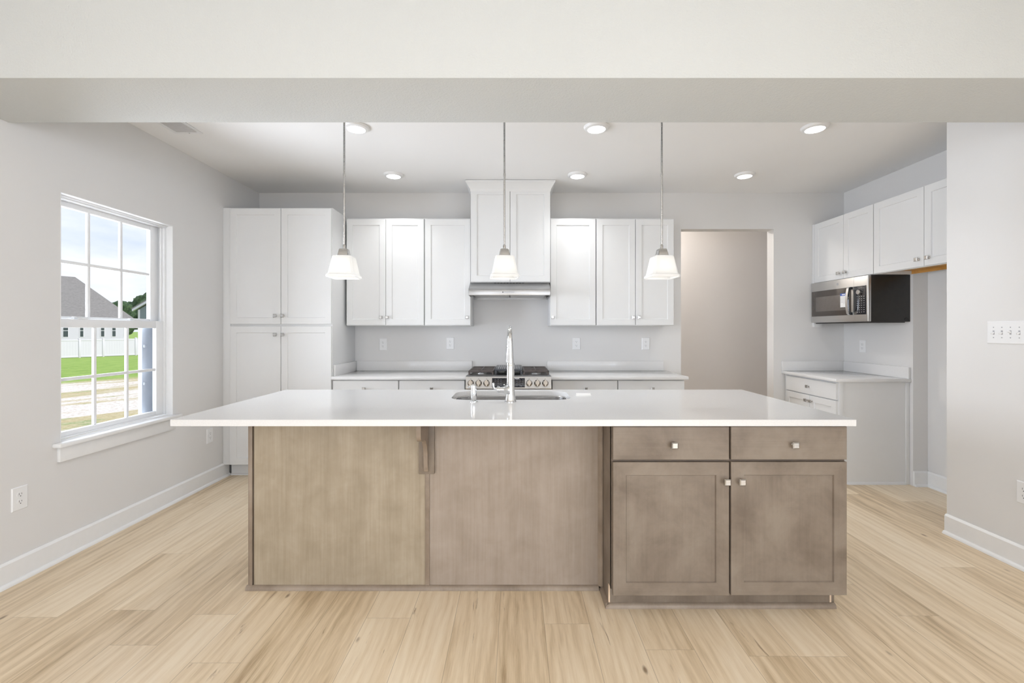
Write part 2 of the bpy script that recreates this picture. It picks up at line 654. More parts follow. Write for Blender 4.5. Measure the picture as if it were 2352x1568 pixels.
# back wall with the hall opening
DX0, DX1, DZ = 1.7145, 2.673, 2.374
m = MB()
m.box(XL, DX0, YB, YB + 0.122, 0, H)
m.box(DX1, XR + 0.2, YB, YB + 0.122, 0, H)
m.box(DX0, DX1, YB, YB + 0.122, DZ, H)
struct('wall_back', m, 'wall', smooth=0)

# right wall: furred behind the counter, recessed for the refrigerator
m = MB()
m.box(XR, XR + 0.20, YF, YB, 0, H)
m.box(XR, XR + 0.20, YN, YF, 1.83, H)
m.box(XF, XR + 0.20, YN, YF, 0, 1.83)
struct('wall_right', m, 'wall', smooth=0)
m = MB()
ya = REAR
for wy in (-5.2, -2.4):  # unseen side windows added here to send light across from the right
    m.box(XN, XR + 0.20, ya, wy - 0.75, 0, H)
    m.box(XN, XR + 0.20, wy - 0.75, wy + 0.75, 0, 0.3)
    m.box(XN, XR + 0.20, wy - 0.75, wy + 0.75, 2.4, H)
    ya = wy + 0.75
m.box(XN, XR + 0.20, ya, YN, 0, H)
struct('wall_front_right', m, 'wall', smooth=0)

struct('ceiling_porch', MB().box(XR + 0.20, 9.0, REAR, 0.0, H - 0.1, H + 0.1), 'trim', smooth=0)

# dropped header between living room and kitchen
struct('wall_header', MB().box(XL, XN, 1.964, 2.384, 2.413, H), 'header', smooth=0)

# living-room rear wall with three window openings
m = MB()
xs = [XL]
for wx in (-1.75, 0.1, 1.95):
    xs += [wx - 0.75, wx + 0.75]
xs.append(XN)
for i in range(0, 8, 2):
    m.box(xs[i], xs[i + 1], REAR - 0.15, REAR, 0, H)
for wx in (-1.75, 0.1, 1.95):
    m.box(wx - 0.75, wx + 0.75, REAR - 0.15, REAR, 0, 0.3)
    m.box(wx - 0.75, wx + 0.75, REAR - 0.15, REAR, 2.4, H)
struct('wall_rear', m, 'wall', smooth=0)

# hall beyond the opening
struct('wall_hall_back', MB().box(0.9, 4.0, 5.95, 6.1, 0, H), 'hall', smooth=0)
struct('wall_hall_left', MB().box(0.75, 0.9, YB + 0.122, 6.1, 0, H), 'hall', smooth=0)
struct('wall_hall_right', MB().box(3.85, 4.0, YB + 0.122, 5.95, 0, H), 'hall', smooth=0)


def baseboard(name, runs, shoe=True):
    """runs: (axis, fixed wall coordinate, outward sign, a0, a1)"""
    m = MB()
    for ax, c, sg, a0, a1 in runs:
        t, hgt = 0.016, 0.128
        prof = [(c, 0), (c + sg * t, 0), (c + sg * t, hgt - 0.012), (c + sg * (t - 0.006), hgt - 0.004), (c + sg * (t - 0.010), hgt), (c, hgt)]
        m.prism(prof, ax, a0, a1)
        q = 0.016
        pr = [(c + sg * t, 0.0)]
        for k in range(6):
            a = math.pi / 2 * k / 5
            pr.append((c + sg * (t + q * math.cos(a)), 0.020 * math.sin(a)))
        if ax == 1:
            m.prism(pr, ax, a0, a1)
        else:
            m.prism(pr, ax, a0, a1)
    return struct(name, m, 'trim')


# axis 1 runs lie along Y: polygon is (x, z); axis 0 runs lie along X: polygon is (y, z)
baseboard('baseboard_left', [(1, XL, 1, REAR, 4.205)])
baseboard('baseboard_front_right', [(1, XN, -1, REAR, YN)])
baseboard('baseboard_recess', [(0, YF, -1, XR, XF), (1, XF, -1, YN + 0.03, YF)])
baseboard('baseboard_back', [(0, YB, -1, 1.575, DX0), (0, YB, -1, DX1, 2.75)])
baseboard('baseboard_hall', [(0, 5.95, -1, 0.9, 3.85)])


# ------------------------------------------------------------------ window
def window():
    root = thing('window_1', 'white double-hung window with six-pane sashes in the left wall', 'window', (0, 0, 0))
    root['kind'] = 'structure'
    xi, xo = -2.693, -2.795
    y0, y1, z0, z1 = WY0, WY1, 0.682, WZ1
    f = MB()
    fw = 0.022
    f.box(xo, xi, y0, y0 + fw, z0, z1, 0.002)
    f.box(xo, xi, y1 - fw, y1, z0, z1, 0.002)
    f.box(xo, xi, y0 + fw, y1 - fw, z1 - fw, z1, 0.002)
    f.box(xo, xi, y0 + fw, y1 - fw, z0, z0 + 0.012, 0.002)
    f.box(xi, xi + 0.012, y0, y1, z1 - 0.012, z1, 0.002)
    # parting stops above the lower sash
    f.box(-2.715, -2.706, y1 - fw - 0.018, y1 - fw, 1.39, z1 - fw, 0.002)
    f.box(-2.715, -2.706, y0 + fw, y0 + fw + 0.018, 1.39, z1 - fw, 0.002)
    f.build('frame', 'vinylwin', root)

    def sash(name, xa, xb, za, zb, gy0, gy1, gz0, gz1):
        s = MB()
        a, b = y0 + fw, y1 - fw
        s.box(xa, xb, a, gy0, za, zb, 0.003)
        s.box(xa, xb, gy1, b, za, zb, 0.003)
        s.box(xa, xb, gy0, gy1, za, gz0, 0.003)
        s.box(xa, xb, gy0, gy1, gz1, zb, 0.003)
        so = s.build(name, 'vinylwin', root)
        g = MB()
        xm = (xa + xb) / 2
        for k in (1, 2):
            yy = gy0 + (gy1 - gy0) * k / 3
            g.box(xm - 0.008, xm + 0.008, yy - 0.010, yy + 0.010, gz0, gz1, 0.003)
        zz = (gz0 + gz1) / 2
        g.box(xm - 0.0078, xm + 0.0078, gy0, gy1, zz - 0.010, zz + 0.010, 0.003)
        g.build('muntin_grid', 'vinylwin', so)
        MB().box(xm - 0.001, xm + 0.001, gy0, gy1, gz0, gz1).build('pane', 'pane', so, smooth=0)
        return so
    sash('upper_sash', -2.765, -2.735, 1.385, z1 - fw, 2.700, 3.428, 1.414, 2.080)
    lo = sash('lower_sash', -2.728, -2.698, 0.694, 1.398, 2.700, 3.438, 0.722, 1.345)
    for yy in (2.86, 3.27):
        k = MB()
        k.box(-2.735, -2.700, yy - 0.035, yy + 0.035, 1.398, 1.406, 0.003)
        k.box(-2.728, -2.708, yy - 0.05, yy + 0.01, 1.406, 1.413, 0.003)
        k.build('sash_lock', 'vinylwin', lo)
    t = MB()
    t.box(-2.800, -2.770, 3.395, y1 - fw, 0.70, 1.40, 0.002)
    for zz in (0.92, 1.20):
        t.box(-2.765, -2.757, 3.40, 3.425, zz, zz + 0.022, 0.002)
    t.build('jamb_track', 'track', root)  # outer jamb liner; its blue grey carries painted shade
    # stool and apron
    s = MB()
    s.box(-2.70, XL + 0.001, WY0, WY1, 0.655, 0.680, 0.002)
    s.box(XL, XL + 0.050, WY0 - 0.05, WY1 + 0.038, 0.655, 0.680, 0.006)
    s.build('sill', 'trim', root)
    MB().box(XL, XL + 0.019, WY0 - 0.02, WY1 + 0.008, 0.567, 0.655, 0.002).build('apron', 'trim', root)
    # white returns
    r = MB()
    r.box(-2.693, XL + 0.0005, WY1 - 0.003, WY1 + 0.001, 0.68, WZ1)
    r.box(-2.693, XL + 0.0005, WY0 - 0.001, WY0 + 0.003, 0.68, WZ1)
    r.box(-2.693, XL + 0.0005, WY0, WY1, WZ1 - 0.003, WZ1 + 0.001)
    r.build('jamb_return', 'trim', root)


window()


# ------------------------------------------------------------------ cabinet helpers
def knob(parent, loc):
    k = MB()
    k.lathe([(0.0075, 0.0), (0.0075, -0.003), (0.0045, -0.006), (0.0045, -0.018)], axis='y', n=16)
    h = 0.0145
    rings = []
    for w, y in ((0.007, -0.017), (h, -0.0195), (h, -0.0255), (h - 0.004, -0.0295)):
        rings.append([(-w, y, -w), (w, y, -w), (w, y, w), (-w, y, w)])
    k.loft(rings)
    return k.build('knob', 'nickel', parent, loc)


def shaker(w, h, fw=0.057, t=0.019, flat=False, rec=0.0075):
    """front in the XZ plane, centred, its face at y = 0 looking to -y"""
    def ring(ins, y):
        a, b = w / 2 - ins, h / 2 - ins
        return [(-a, y, -b), (a, y, -b), (a, y, b), (-a, y, b)]
    rr = [ring(0, t), ring(0, 0.0018), ring(0.0018, 0)]
    if not flat:
        rr += [ring(fw, 0), ring(fw + 0.0035, rec)]
    return MB().loft(rr)


def front(kind, root, x0, x1, z0, z1, yf, mat, kn=None, flat=False, fw=0.057):
    d = shaker(x1 - x0, z1 - z0, fw, flat=flat).build(kind, mat, root, ((x0 + x1) / 2, yf, (z0 + z1) / 2))
    if mat == 'island':      # rails run across the grain of the stiles
        d.data.materials.append(M['islandH'])
        for p in d.data.polygons:
            if abs(p.center.x) < 0.01 and abs(p.normal.y) > 0.9 and abs(p.center.z) > (z1 - z0) / 2 - fw:
                p.material_index = 1
    if kn:
        knob(d, (kn[0] - (x0 + x1) / 2, 0, kn[1] - (z0 + z1) / 2))
    return d


# ------------------------------------------------------------------ pantry cabinet
def pantry():
    cx = -2.112
    r = thing('pantry_cabinet', 'tall white four-door pantry cabinet in the left corner', 'cabinet', (cx, 4.42, 0))
    b = MB()
    x0, x1 = -2.572 - cx, -1.652 - cx
    b.box(x0, x1, -0.28, 0.30, 0.114, 2.436, 0.002)
    b.box(x0 + 0.002, x1 - 0.002, -0.207, 0.30, 0.0, 0.114)
    b.build('carcass', 'cab', r)
    MB().box(XL + 0.001 - cx, x0, -0.285, -0.265, 0.114, 2.436, 0.001).build('filler_strip', 'cab', r)
    MB().box(XL + 0.034 - cx, x1 - 0.002, -0.214, -0.208, 0.0, 0.112, 0.001).build('toe_kick', 'cab', r)
    q = MB()
    q.prism([(-0.214, 0), (-0.226, 0), (-0.224, 0.010), (-0.214, 0.018)], 0, XL + 0.034 - cx, x1 - 0.002)
    q.build('shoe_moulding', 'cab', r)
    yf = -0.30
    zs = ((1.385, 2.428, 1.4595), (0.117, 1.365, 1.2908))
    for za, zb, kz in zs:
        front('door', r, -2.570 - cx, -2.1135 - cx, za, zb, yf, 'cab', (-2.155 - cx, kz))
        front('door', r, -2.1095 - cx, -1.6565 - cx, za, zb, yf, 'cab', (-2.0905 - cx + 0.003, kz))
    # the lower doors carry a middle rail
    for xa, xb in ((-2.51, -2.172), (-2.052, -1.715)):
        MB().box(xa - cx, xb - cx, -0.3, -0.2905, 0.665, 0.722, 0.0015).build('door_rail', 'cab', r)
    return r


pantry()


# ------------------------------------------------------------------ wall cabinets on the back wall
def wall_cab(label, x0, x1, doors, group='white wall cabinets on the back wall'):
    cx = (x0 + x1) / 2
    r = thing('wall_cabinet', label, 'cabinet', (cx, YB, 1.372), 0, group)
    b = MB()
    b.box(x0 - cx + 0.0005, x1 - cx - 0.0005, -0.296, -0.001, 0, 1.040, 0.0015)
    b.build('carcass', 'cabgap', r)
    for a, c, kx in doors:
        front('door', r, a - cx, c - cx, 0.007, 1.029, -0.315, 'cab', (kx - cx, 0.081))
    return r


wall_cab('white two-door wall cabinet beside the tall pantry', -1.630, -0.876, [(-1.626, -1.2500, -1.2894), (-1.2465, -0.880, -1.2308)])
wall_cab('white single-door wall cabinet left of the range hood', -0.874, -0.4245, [(-0.870, -0.4300, -0.462)])
wall_cab('white single-door wall cabinet right of the range hood', 0.3365, 0.781, [(0.342, 0.777, 0.3612)])
wall_cab('white two-door wall cabinet nearest the hall opening', 0.783, 1.5345, [(0.7875, 1.1600, 1.1382), (1.1645, 1.531, 1.1928)])

# taller cabinet over the hood, with crown
r = thing('hood_cabinet', 'tall white two-door cabinet with crown moulding above the range hood', 'cabinet', (-0.0435, YB, 1.786))
MB().box(-0.3795, 0.3795, -0.356, -0.001, 0, 0.945, 0.0015).build('carcass', 'cabgap', r)
front('door', r, -0.3775, -0.0055, 0.006, 0.893, -0.375, 'cab')
front('door', r, -0.0015, 0.3775, 0.006, 0.893, -0.375, 'cab')
c = MB()


def u_ring(off, z):
    return [(-0.3795 - off, -0.002, z), (-0.3795 - off, -0.376 - off, z), (0.3795 + off, -0.376 - off, z), (0.3795 + off, -0.002, z)]


c.loft([u_ring(0.001, 0.862), u_ring(0.004, 0.880), u_ring(0.007, 0.888), u_ring(0.018, 0.905), u_ring(0.034, 0.930), u_ring(0.043, 0.940), u_ring(0.045, 0.958)], True, True)
c.build('crown_moulding', 'cab', r)


# ------------------------------------------------------------------ base cabinets on the back wall
def base_cab(label, x0, x1, kx, group='white base cabinets on the back wall'):
    cx = (x0 + x1) / 2
    r = thing('base_cabinet', label, 'cabinet', (cx, YB, 0), 0, group)
    b = MB()
    b.box(x0 - cx + 0.0005, x1 - cx - 0.0005, -0.575, -0.001, 0.114, 0.884, 0.0015)
    b.box(x0 - cx + 0.002, x1 - cx - 0.002, -0.50, -0.001, 0, 0.114)
    b.build('carcass', 'cabgap', r)
    d = front('drawer', r, x0 - cx + 0.004, x1 - cx - 0.004, 0.730, 0.874, -0.595, 'cab', (kx - cx, 0.802), flat=True)
    mid = 0.0
    front('door', r, x0 - cx + 0.004, mid - 0.002, 0.120, 0.722, -0.595, 'cab', (mid - 0.035, 0.66))
    front('door', r, mid + 0.002, x1 - cx - 0.004, 0.120, 0.722, -0.595, 'cab', (mid + 0.035, 0.66))
    return r


base_cab('white base cabinet with drawer beside the tall pantry', -1.650, -1.052, -1.3609)
base_cab('white base cabinet with drawer left of the gas range', -1.050, -0.452, -0.7513)
base_cab('white base cabinet with drawer right of the gas range', 0.334, 0.928, 0.6372)
base_cab('white base cabinet with drawer at the hall end', 0.930, 1.534, 1.239)

# back counters
r = thing('countertop', 'white quartz countertop between the pantry and the gas range', 'countertop', (0, YB, 0.885))
MB().box(-1.650, -0.4405, -0.625, -0.001, 0, 0.028, 0.003).build('slab', 'quartz', r)
MB().box(-1.630, -0.4436, -0.020, -0.001, 0.028, 0.127, 0.002).build('backsplash', 'quartz', r)
MB().box(-1.650, -1.630, -0.575, -0.001, 0.028, 0.127, 0.002).build('side_splash', 'quartz', r)
r = thing('countertop', 'white quartz countertop between the gas range and the hall opening', 'countertop', (0, YB, 0.885))
MB().box(0.3225, 1.558, -0.625, -0.001, 0, 0.028, 0.003).build('slab', 'quartz', r)
MB().box(0.3316, 1.5639 - 0.035, -0.020, -0.001, 0.028, 0.127, 0.002).build('backsplash', 'quartz', r)


# ------------------------------------------------------------------ range hood
def range_hood():
    cx = -0.0523
    r = thing('range_hood', 'stainless under-cabinet range hood above the gas range', 'range hood', (cx, YB, 1.647))
    hw = 0.378
    b = MB()
    t = 0.004
    # shell: sloped top, front lip, two cheeks, back, recessed underside
    top = [(-0.338, 0.139), (-0.500, 0.063), (-0.500, 0.059), (-0.336, 0.134)]
    b.prism(top, 0, -hw, hw)
    b.box(-hw, hw, -0.504, -0.498, 0.005, 0.064, 0.0015)
    b.box(-hw, hw, -0.338, -0.002, 0.132, 0.1385)
    for sg in (-1, 1):
        x = sg * hw
        b.prism([(-0.002, 0.0), (-0.500, 0.005), (-0.500, 0.063), (-0.338, 0.138), (-0.002, 0.138)], 0, x - sg * t, x)
    b.box(-hw + t, hw - t, -0.010, -0.002, 0.0, 0.132)
    b.build('shell', 'steel', r)
    MB().box(-hw + t, hw - t, -0.497, -0.40, 0.020, 0.024).build('lamp_panel', 'steel', r)
    for xa, xb in ((-0.345, -0.003), (0.003, 0.345)):
        MB().box(xa, xb, -0.385, -0.03, 0.016, 0.026, 0.003).build('grease_filter', 'steel', r)
    for x in (-0.29, 0.30):
        MB().lathe([(0.026, 0.020), (0.026, 0.016), (0.020, 0.014)], (x, -0.445, 0)).build('lamp', 'hoodled', r)
    v = MB()
    a = math.atan2(0.076, 0.162)
    for i in range(10):
        x = -0.137 + 0.0295 * i
        mt = Matrix.Translation((x, -0.352, 0.1335)) @ Matrix.Rotation(-math.pi + a, 4, 'X')
        v.box(-0.0105, 0.0105, -0.005, 0.005, -0.001, 0.001, 0, mat=mt)
    v.build('vent_slots', 'slot', r)
    MB().lathe([(0.0055, -0.504), (0.0055, -0.506)], (-0.0605, 0, 0.034), axis='y', n=16).build('sensor', 'slot', r)
    k = MB()
    for i in range(6):
        k.lathe([(0.0065, -0.504), (0.0065, -0.5058)], (-0.040 + 0.0165 * i, 0, 0.034), axis='y', n=12)
    k.build('buttons', 'mark', r)


range_hood()


# ------------------------------------------------------------------ gas range
def gas_range():
    cx = -0.058
    r = thing('gas_range', 'stainless slide-in gas range with six knobs and dark grates', 'range', (cx, YB, 0))
    hw = 0.379
    MB().box(-hw + 0.003, hw - 0.003, -0.605, -0.03, 0.06, 0.895, 0.002).build('body', 'blackmetal', r)
    MB().box(-hw, hw, -0.640, -0.03, 0.905, 0.925, 0.004).build('cooktop', 'steel', r)
    p = MB()
    p.prism([(-0.64, 0.925), (-0.663, 0.917), (-0.690, 0.815), (-0.684, 0.806), (-0.610, 0.806), (-0.610, 0.905), (-0.640, 0.905)], 0, -hw, hw)
    panel = p.build('control_panel', 'steel', r)
    # panel plane: from (-0.663, .917) to (-0.690, .815)
    pa = math.atan2(0.027, 0.102)
    base = Matrix.Translation((0, -0.6765, 0.866)) @ Matrix.Rotation(-pa, 4, 'X')

    def on(x, z, y=0.0):
        return base @ Matrix.Translation((x, y, z))
    MB().box(-0.146, 0.145, -0.0015, 0.004, -0.041, 0.041, 0.001, mat=on(0, -0.001)).build('display', 'blackglass', panel)
    for cxs, n in ((-0.118, 3), (0.075, 3)):
        k = MB()
        for i in range(n):
            for j in range(4):
                k.box(-0.006, 0.006, -0.0022, -0.0015, -0.0022, 0.0022, mat=on(cxs + 0.026 * i, 0.024 - 0.0165 * j))
        k.build('display_print', 'markdim', panel)
    MB().box(-0.019, 0.021, -0.003, -0.0015, -0.005, 0.004, 0.0005, mat=on(0.075, 0.035)).build('tag_strip', 'mark', panel)
    for x in (-0.334, -0.264, -0.194, 0.182, 0.255, 0.325):
        k = MB()
        k.lathe([(0.027, 0.0), (0.029, -0.004), (0.029, -0.010), (0.025, -0.014), (0.022, -0.030), (0.018, -0.034)], axis='y', n=28)
        ko = k.build('knob', 'knobsteel', r)
        ko.matrix_local = on(x, -0.006)
        g = MB()
        g.prism([(-0.006, 0.026), (0.006, 0.026), (0.007, -0.024), (0.0, -0.036), (-0.007, -0.024)], 1, -0.040, -0.030)
        g.build('grip', 'knobsteel', ko)
        MB().box(-0.004, 0.004, -0.0008, 0.0, 0.036, 0.040).build('burner_mark', 'slot', ko)
    for name, x0, x1 in (('grate', -0.366, -0.136), ('grate', 0.132, 0.366)):
        g = MB()
        z0, z1 = 0.945, 0.962
        ya, yb = -0.575, -0.065
        bw = 0.011
        # sloping outer rails with feet
        for x in (x0, x1 - bw):
            g.box(x, x + bw, ya, yb, z0, z1, 0.003)
        for y in (ya, yb - bw):
            g.box(x0, x1, y, y + bw, z0, z1, 0.003)
        n = 9
        for i in range(1, n):
            y = ya + (yb - ya) * i / n
            cxm = (x0 + x1) / 2
            if i in (2, 7):
                g.box(x0, cxm - 0.035, y - 0.006, y + 0.006, z0, z1 - 0.001, 0.002)
                g.box(cxm + 0.035, x1, y - 0.006, y + 0.006, z0, z1 - 0.001, 0.002)
            else:
                g.box(x0, x1, y - 0.010, y + 0.010, z0, z1 - 0.001, 0.003)
        g.box((x0 + x1) / 2 - 0.005, (x0 + x1) / 2 + 0.005, ya, yb, z0 + 0.001, z1 + 0.001, 0.002)
        for x in (x0, x1 - bw - 0.006):
            for y in (ya, yb - 0.02):
                g.box(x, x + bw + 0.006, y, y + 0.02, 0.9245, z0 + 0.004, 0.003)
        g.build(name, 'iron', r)
        for y in (-0.45, -0.19):
            bnr = MB().lathe([(0.05, 0.925), (0.05, 0.930), (0.036, 0.934), (0.036, 0.940), (0.018, 0.942)], ((x0 + x1) / 2, y, 0))
            bnr.build('burner', 'steel', r)
    g = MB()
    g.box(-0.128, 0.124, -0.555, -0.085, 0.957, 0.976, 0.005)
    for x in (-0.128, 0.106):
        for y in (-0.55, -0.11):
            g.box(x, x + 0.018, y, y + 0.02, 0.9245, 0.960, 0.003)
    gr = g.build('griddle', 'griddle', r)
    rb = MB()
    for i in range(11):
        x = -0.095 + 0.019 * i
        rb.box(x - 0.004, x + 0.004, -0.535, -0.10, 0.9755, 0.980, 0.0015)
    rb.build('griddle_ribs', 'mark', gr)
    MB().lathe([(0.045, 0.925), (0.045, 0.932), (0.02, 0.938)], (0, -0.32, 0)).build('burner', 'steel', r)
    d = MB().box(-hw + 0.004, hw - 0.004, -0.655, -0.607, 0.24, 0.795, 0.004).build('oven_door', 'steel', r)
    MB().box(-0.27, 0.27, -0.657, -0.654, 0.36, 0.64, 0.001).build('door_glass', 'blackglass', d)
    h = MB()
    h.tube([(-0.33, -0.70, 0.745), (0.33, -0.70, 0.745)], 0.012)
    for x in (-0.30, 0.30):
        h.tube([(x, -0.70, 0.745), (x, -0.654, 0.745)], 0.008)
    h.build('handle', 'steel', d)
    MB().box(-hw + 0.004, hw - 0.004, -0.650, -0.607, 0.06, 0.232, 0.004).build('storage_drawer', 'steel', r)
    for x in (-0.33, 0.33):
        for y in (-0.55, -0.1):
            MB().lathe([(0.018, 0.0), (0.018, 0.06)], (x, y, 0), n=12).build('foot', 'blackmetal', r)


gas_range()


# ------------------------------------------------------------------ island
ZT, ZU = 0.920, 0.8905        # counter top and underside
IX0, IX1 = -1.367, 1.541


def island():
    cx = -0.46
    r = thing('kitchen_island', 'taupe stained island back with two flat panels and one corbel', 'kitchen island', (cx, 2.35, 0))
    b = MB()
    x0, x1 = IX0 - cx, 0.43 - cx
    zt = ZU
    # shell of the sink-side cabinets
    b.box(x0, x1 + 0.015, 0.755, 0.775, 0.10, zt)
    b.box(x0, x1 + 0.015, 0.68, 0.70, 0.0, 0.10)
    b.box(x0, x0 + 0.019, 0.02, 0.755, 0.0, zt)
    b.box(x1 - 0.004, x1 + 0.015, 0.10, 0.755, 0.0, zt)
    b.box(x0 + 0.019, x1 - 0.004, 0.10, 0.755, 0.095, 0.112)
    b.build('carcass', 'island', r)
    MB().box(-1.3415 - cx, -0.461 - cx, 0.0, 0.012, 0.022, zt - 0.001).build('back_panel', 'panelA', r)
    MB().box(-0.4387 - cx, 0.4297 - cx, 0.0, 0.012, 0.022, zt - 0.001).build('back_panel', 'panelB', r)
    MB().box(x0 + 0.004, x1 + 0.018, 0.012, 0.0195, 0.0, zt - 0.001).build('panel_backing', 'gapdark', r)
    MB().box(x0 - 0.003, x0 + 0.017, -0.004, 0.022, 0.0, zt - 0.001, 0.001).build('end_stile', 'strip', r)
    MB().box(x0 + 0.018, x0 + 0.0255, 0.0115, 0.0125, 0.022, zt - 0.001).build('end_gap', 'gapdark', r)
    s = MB()
    s.box(-0.461 - cx, -0.4387 - cx, -0.006, 0.012, 0.022, zt - 0.001, 0.0015)
    s.build('seam_batten', 'strip', r)
    s = MB()
    s.prism([(0.4252 - cx, 0.0), (0.4478 - cx, 0.0), (0.4478 - cx, -0.018), (0.440 - cx, -0.018), (0.430 - cx, -0.010)], 2, 0.020, zt - 0.001)
    s.build('corner_moulding', 'strip', r)
    q = MB()
    pr = [(0.0, 0.0)] + [(-0.019 * math.cos(a), 0.022 * math.sin(a)) for a in [math.pi / 2 * k / 5 for k in range(6)]]
    q.prism(pr, 0, x0 - 0.010, x1 - 0.002)
    q.build('shoe_moulding', 'strip', r)
    # corbel
    c = MB()
    c.box(-0.4901 - cx, -0.4118 - cx, -0.020, 0.0, 0.596, zt - 0.001, 0.002)
    co = c.build('corbel', 'island', r)
    prof = [(-0.020, zt - 0.006), (-0.215, zt - 0.006)]
    prof += [(-0.215, zt - 0.058)]
    for k in range(1, 7):
        a = math.pi / 2 * k / 6
        prof.append((-0.215 + 0.045 * (1 - math.cos(a)), zt - 0.058 - 0.032 * math.sin(a)))
    prof.append((-0.155, zt - 0.090))
    for k in range(1, 11):
        a = math.pi / 2 * k / 10
        prof.append((-0.155 + 0.108 * math.sin(a), zt - 0.090 - 0.115 * (1 - math.cos(a))))
    prof += [(-0.045, zt - 0.24), (-0.040, zt - 0.262), (-0.030, zt - 0.278), (-0.020, zt - 0.282)]
    a = MB()
    a.prism(prof, 0, -0.4610 - cx, -0.4405 - cx)
    a.build('bracket_arm', 'strip', co)
    MB().box(-0.4900 - cx, -0.4118 - cx, -0.225, -0.020, zt - 0.0055, zt - 0.001).build('top_plate', 'island', co)
    return r


island()


def island_cabinet():
    x0, x1 = 0.4495, 1.541
    cx = (x0 + x1) / 2
    r = thing('island_cabinet', 'taupe stained two-drawer two-door cabinet at right end of the island', 'cabinet', (cx, 2.14, 0))
    b = MB()
    zt = ZU - 0.0005
    # side panels notched for the toe space
    for xa, xb in ((x0 - cx, x0 - cx + 0.016), (x1 - cx - 0.016, x1 - cx)):
        b.prism([(0.0, zt), (0.985, zt), (0.985, 0.0), (0.068, 0.0), (0.068, 0.118), (0.0, 0.118)], 0, xa, xb)
    b.box(x0 - cx + 0.016, x1 - cx - 0.016, 0.966, 0.985, 0.0, zt)
    b.box(x0 - cx + 0.016, x1 - cx - 0.016, 0.0, 0.966, 0.118, 0.136)
    b.build('carcass', 'island', r)
    f = MB()
    f.box(x0 - cx, x0 - cx + 0.035, -0.0005, 0.019, 0.118, zt)
    f.box(x1 - cx - 0.035, x1 - cx, -0.0005, 0.019, 0.118, zt)
    f.box(x0 - cx + 0.035, x1 - cx - 0.035, -0.0005, 0.019, zt - 0.04, zt)
    f.box(x0 - cx + 0.035, x1 - cx - 0.035, -0.0005, 0.019, 0.118, 0.15)
    f.box(x0 - cx + 0.035, x1 - cx - 0.035, -0.0005, 0.019, 0.705, 0.74)
    f.box(-0.02, 0.02, -0.0005, 0.019, 0.15, 0.705)
    f.box(-0.02, 0.02, -0.0005, 0.019, 0.74, zt - 0.04)
    f.build('face_frame', 'gapdark', r)
    MB().box(x0 - cx + 0.008, x1 - cx - 0.028, 0.0585, 0.0675, 0.0, 0.117, 0.001).build('toe_kick', 'island', r)
    for xa in (x0 - cx, x1 - cx - 0.0275):
        e = MB().box(xa, xa + 0.0075, 0.0585, 0.0675, 0.0, 0.108).build('raw_edge', 'rawedge', r)
        e['label'] = 'pale raw plywood edge of the toe board'
    q = MB()
    pr = [(0.0585, 0.0)] + [(0.0585 - 0.018 * math.cos(a), 0.022 * math.sin(a)) for a in [math.pi / 2 * k / 5 for k in range(6)]]
    q.prism(pr, 0, x0 - cx - 0.016, x1 - cx - 0.006)
    pr2 = [(x0 - cx, 0.0)] + [(x0 - cx - 0.018 * math.cos(a), 0.022 * math.sin(a)) for a in [math.pi / 2 * k / 5 for k in range(6)]]
    q.prism(pr2, 1, 0.042, 0.20)
    q.build('shoe_moulding', 'strip', r)
    yf = -0.0205
    xa0, xa1, xb0, xb1 = 0.4545, 0.9930, 1.0015, 1.5395
    front('drawer', r, xa0 - cx, xa1 - cx, 0.7290, 0.8825, yf, 'islandH', (0.7329 - cx, 0.800), flat=True)
    front('drawer', r, xb0 - cx, xb1 - cx, 0.7300, 0.8830, yf, 'islandH', (1.2882 - cx, 0.801), flat=True)
    front('door', r, xa0 - cx, xa1 - cx, 0.0985, 0.7180, yf, 'island', (0.9752 - cx, 0.6314), fw=0.060)
    front('door', r, xb0 - cx, xb1 - cx, 0.1010, 0.7190, yf, 'island', (1.0438 - cx, 0.6314), fw=0.060)


island_cabinet()


def rrect(cx, cy, w, d, rad, n=10):
    pts = []
    for sx, sy, a0 in ((1, 1, 0), (-1, 1, 90), (-1, -1, 180), (1, -1, 270)):
        for k in range(n + 1):
            a = R(a0 + 90 * k / n)
            pts.append((cx + sx * (w / 2 - rad) + rad * math.cos(a), cy + sy * (d / 2 - rad) + rad * math.sin(a)))
    return pts


SX, SY, SW, SD, SR = -0.0245, 2.885, 0.725, 0.385, 0.10


def island_top():
    b = bmesh.new()
    outer = rrect(-0.008, (2.093 + 3.156) / 2, 3.148, 3.156 - 2.093, 0.006, 4)
    inner = rrect(SX, SY, SW, SD, SR, 10)
    ed = []
    for loop in (outer, inner):
        vs = [b.verts.new((x, y, ZT)) for x, y in loop]
        for i in range(len(vs)):
            ed.append(b.edges.new((vs[i], vs[(i + 1) % len(vs)])))
    g = bmesh.ops.triangle_fill(b, use_beauty=True, use_dissolve=False, edges=ed)
    faces = [f for f in b.faces]
    ex = bmesh.ops.extrude_face_region(b, geom=faces)
    for v in [x for x in ex['geom'] if isinstance(x, bmesh.types.BMVert)]:
        v.co.z = ZU
    m = MB()
    m._merge(b)
    o = m.build('island_countertop', 'quartz')
    bv = o.modifiers.new('edge', 'BEVEL')
    bv.width = 0.005
    bv.segments = 3
    bv.limit_method = 'ANGLE'
    bv.angle_limit = R(50)
    tag(o, 'long white quartz countertop with sink cutout on the island', 'countertop')


island_top()


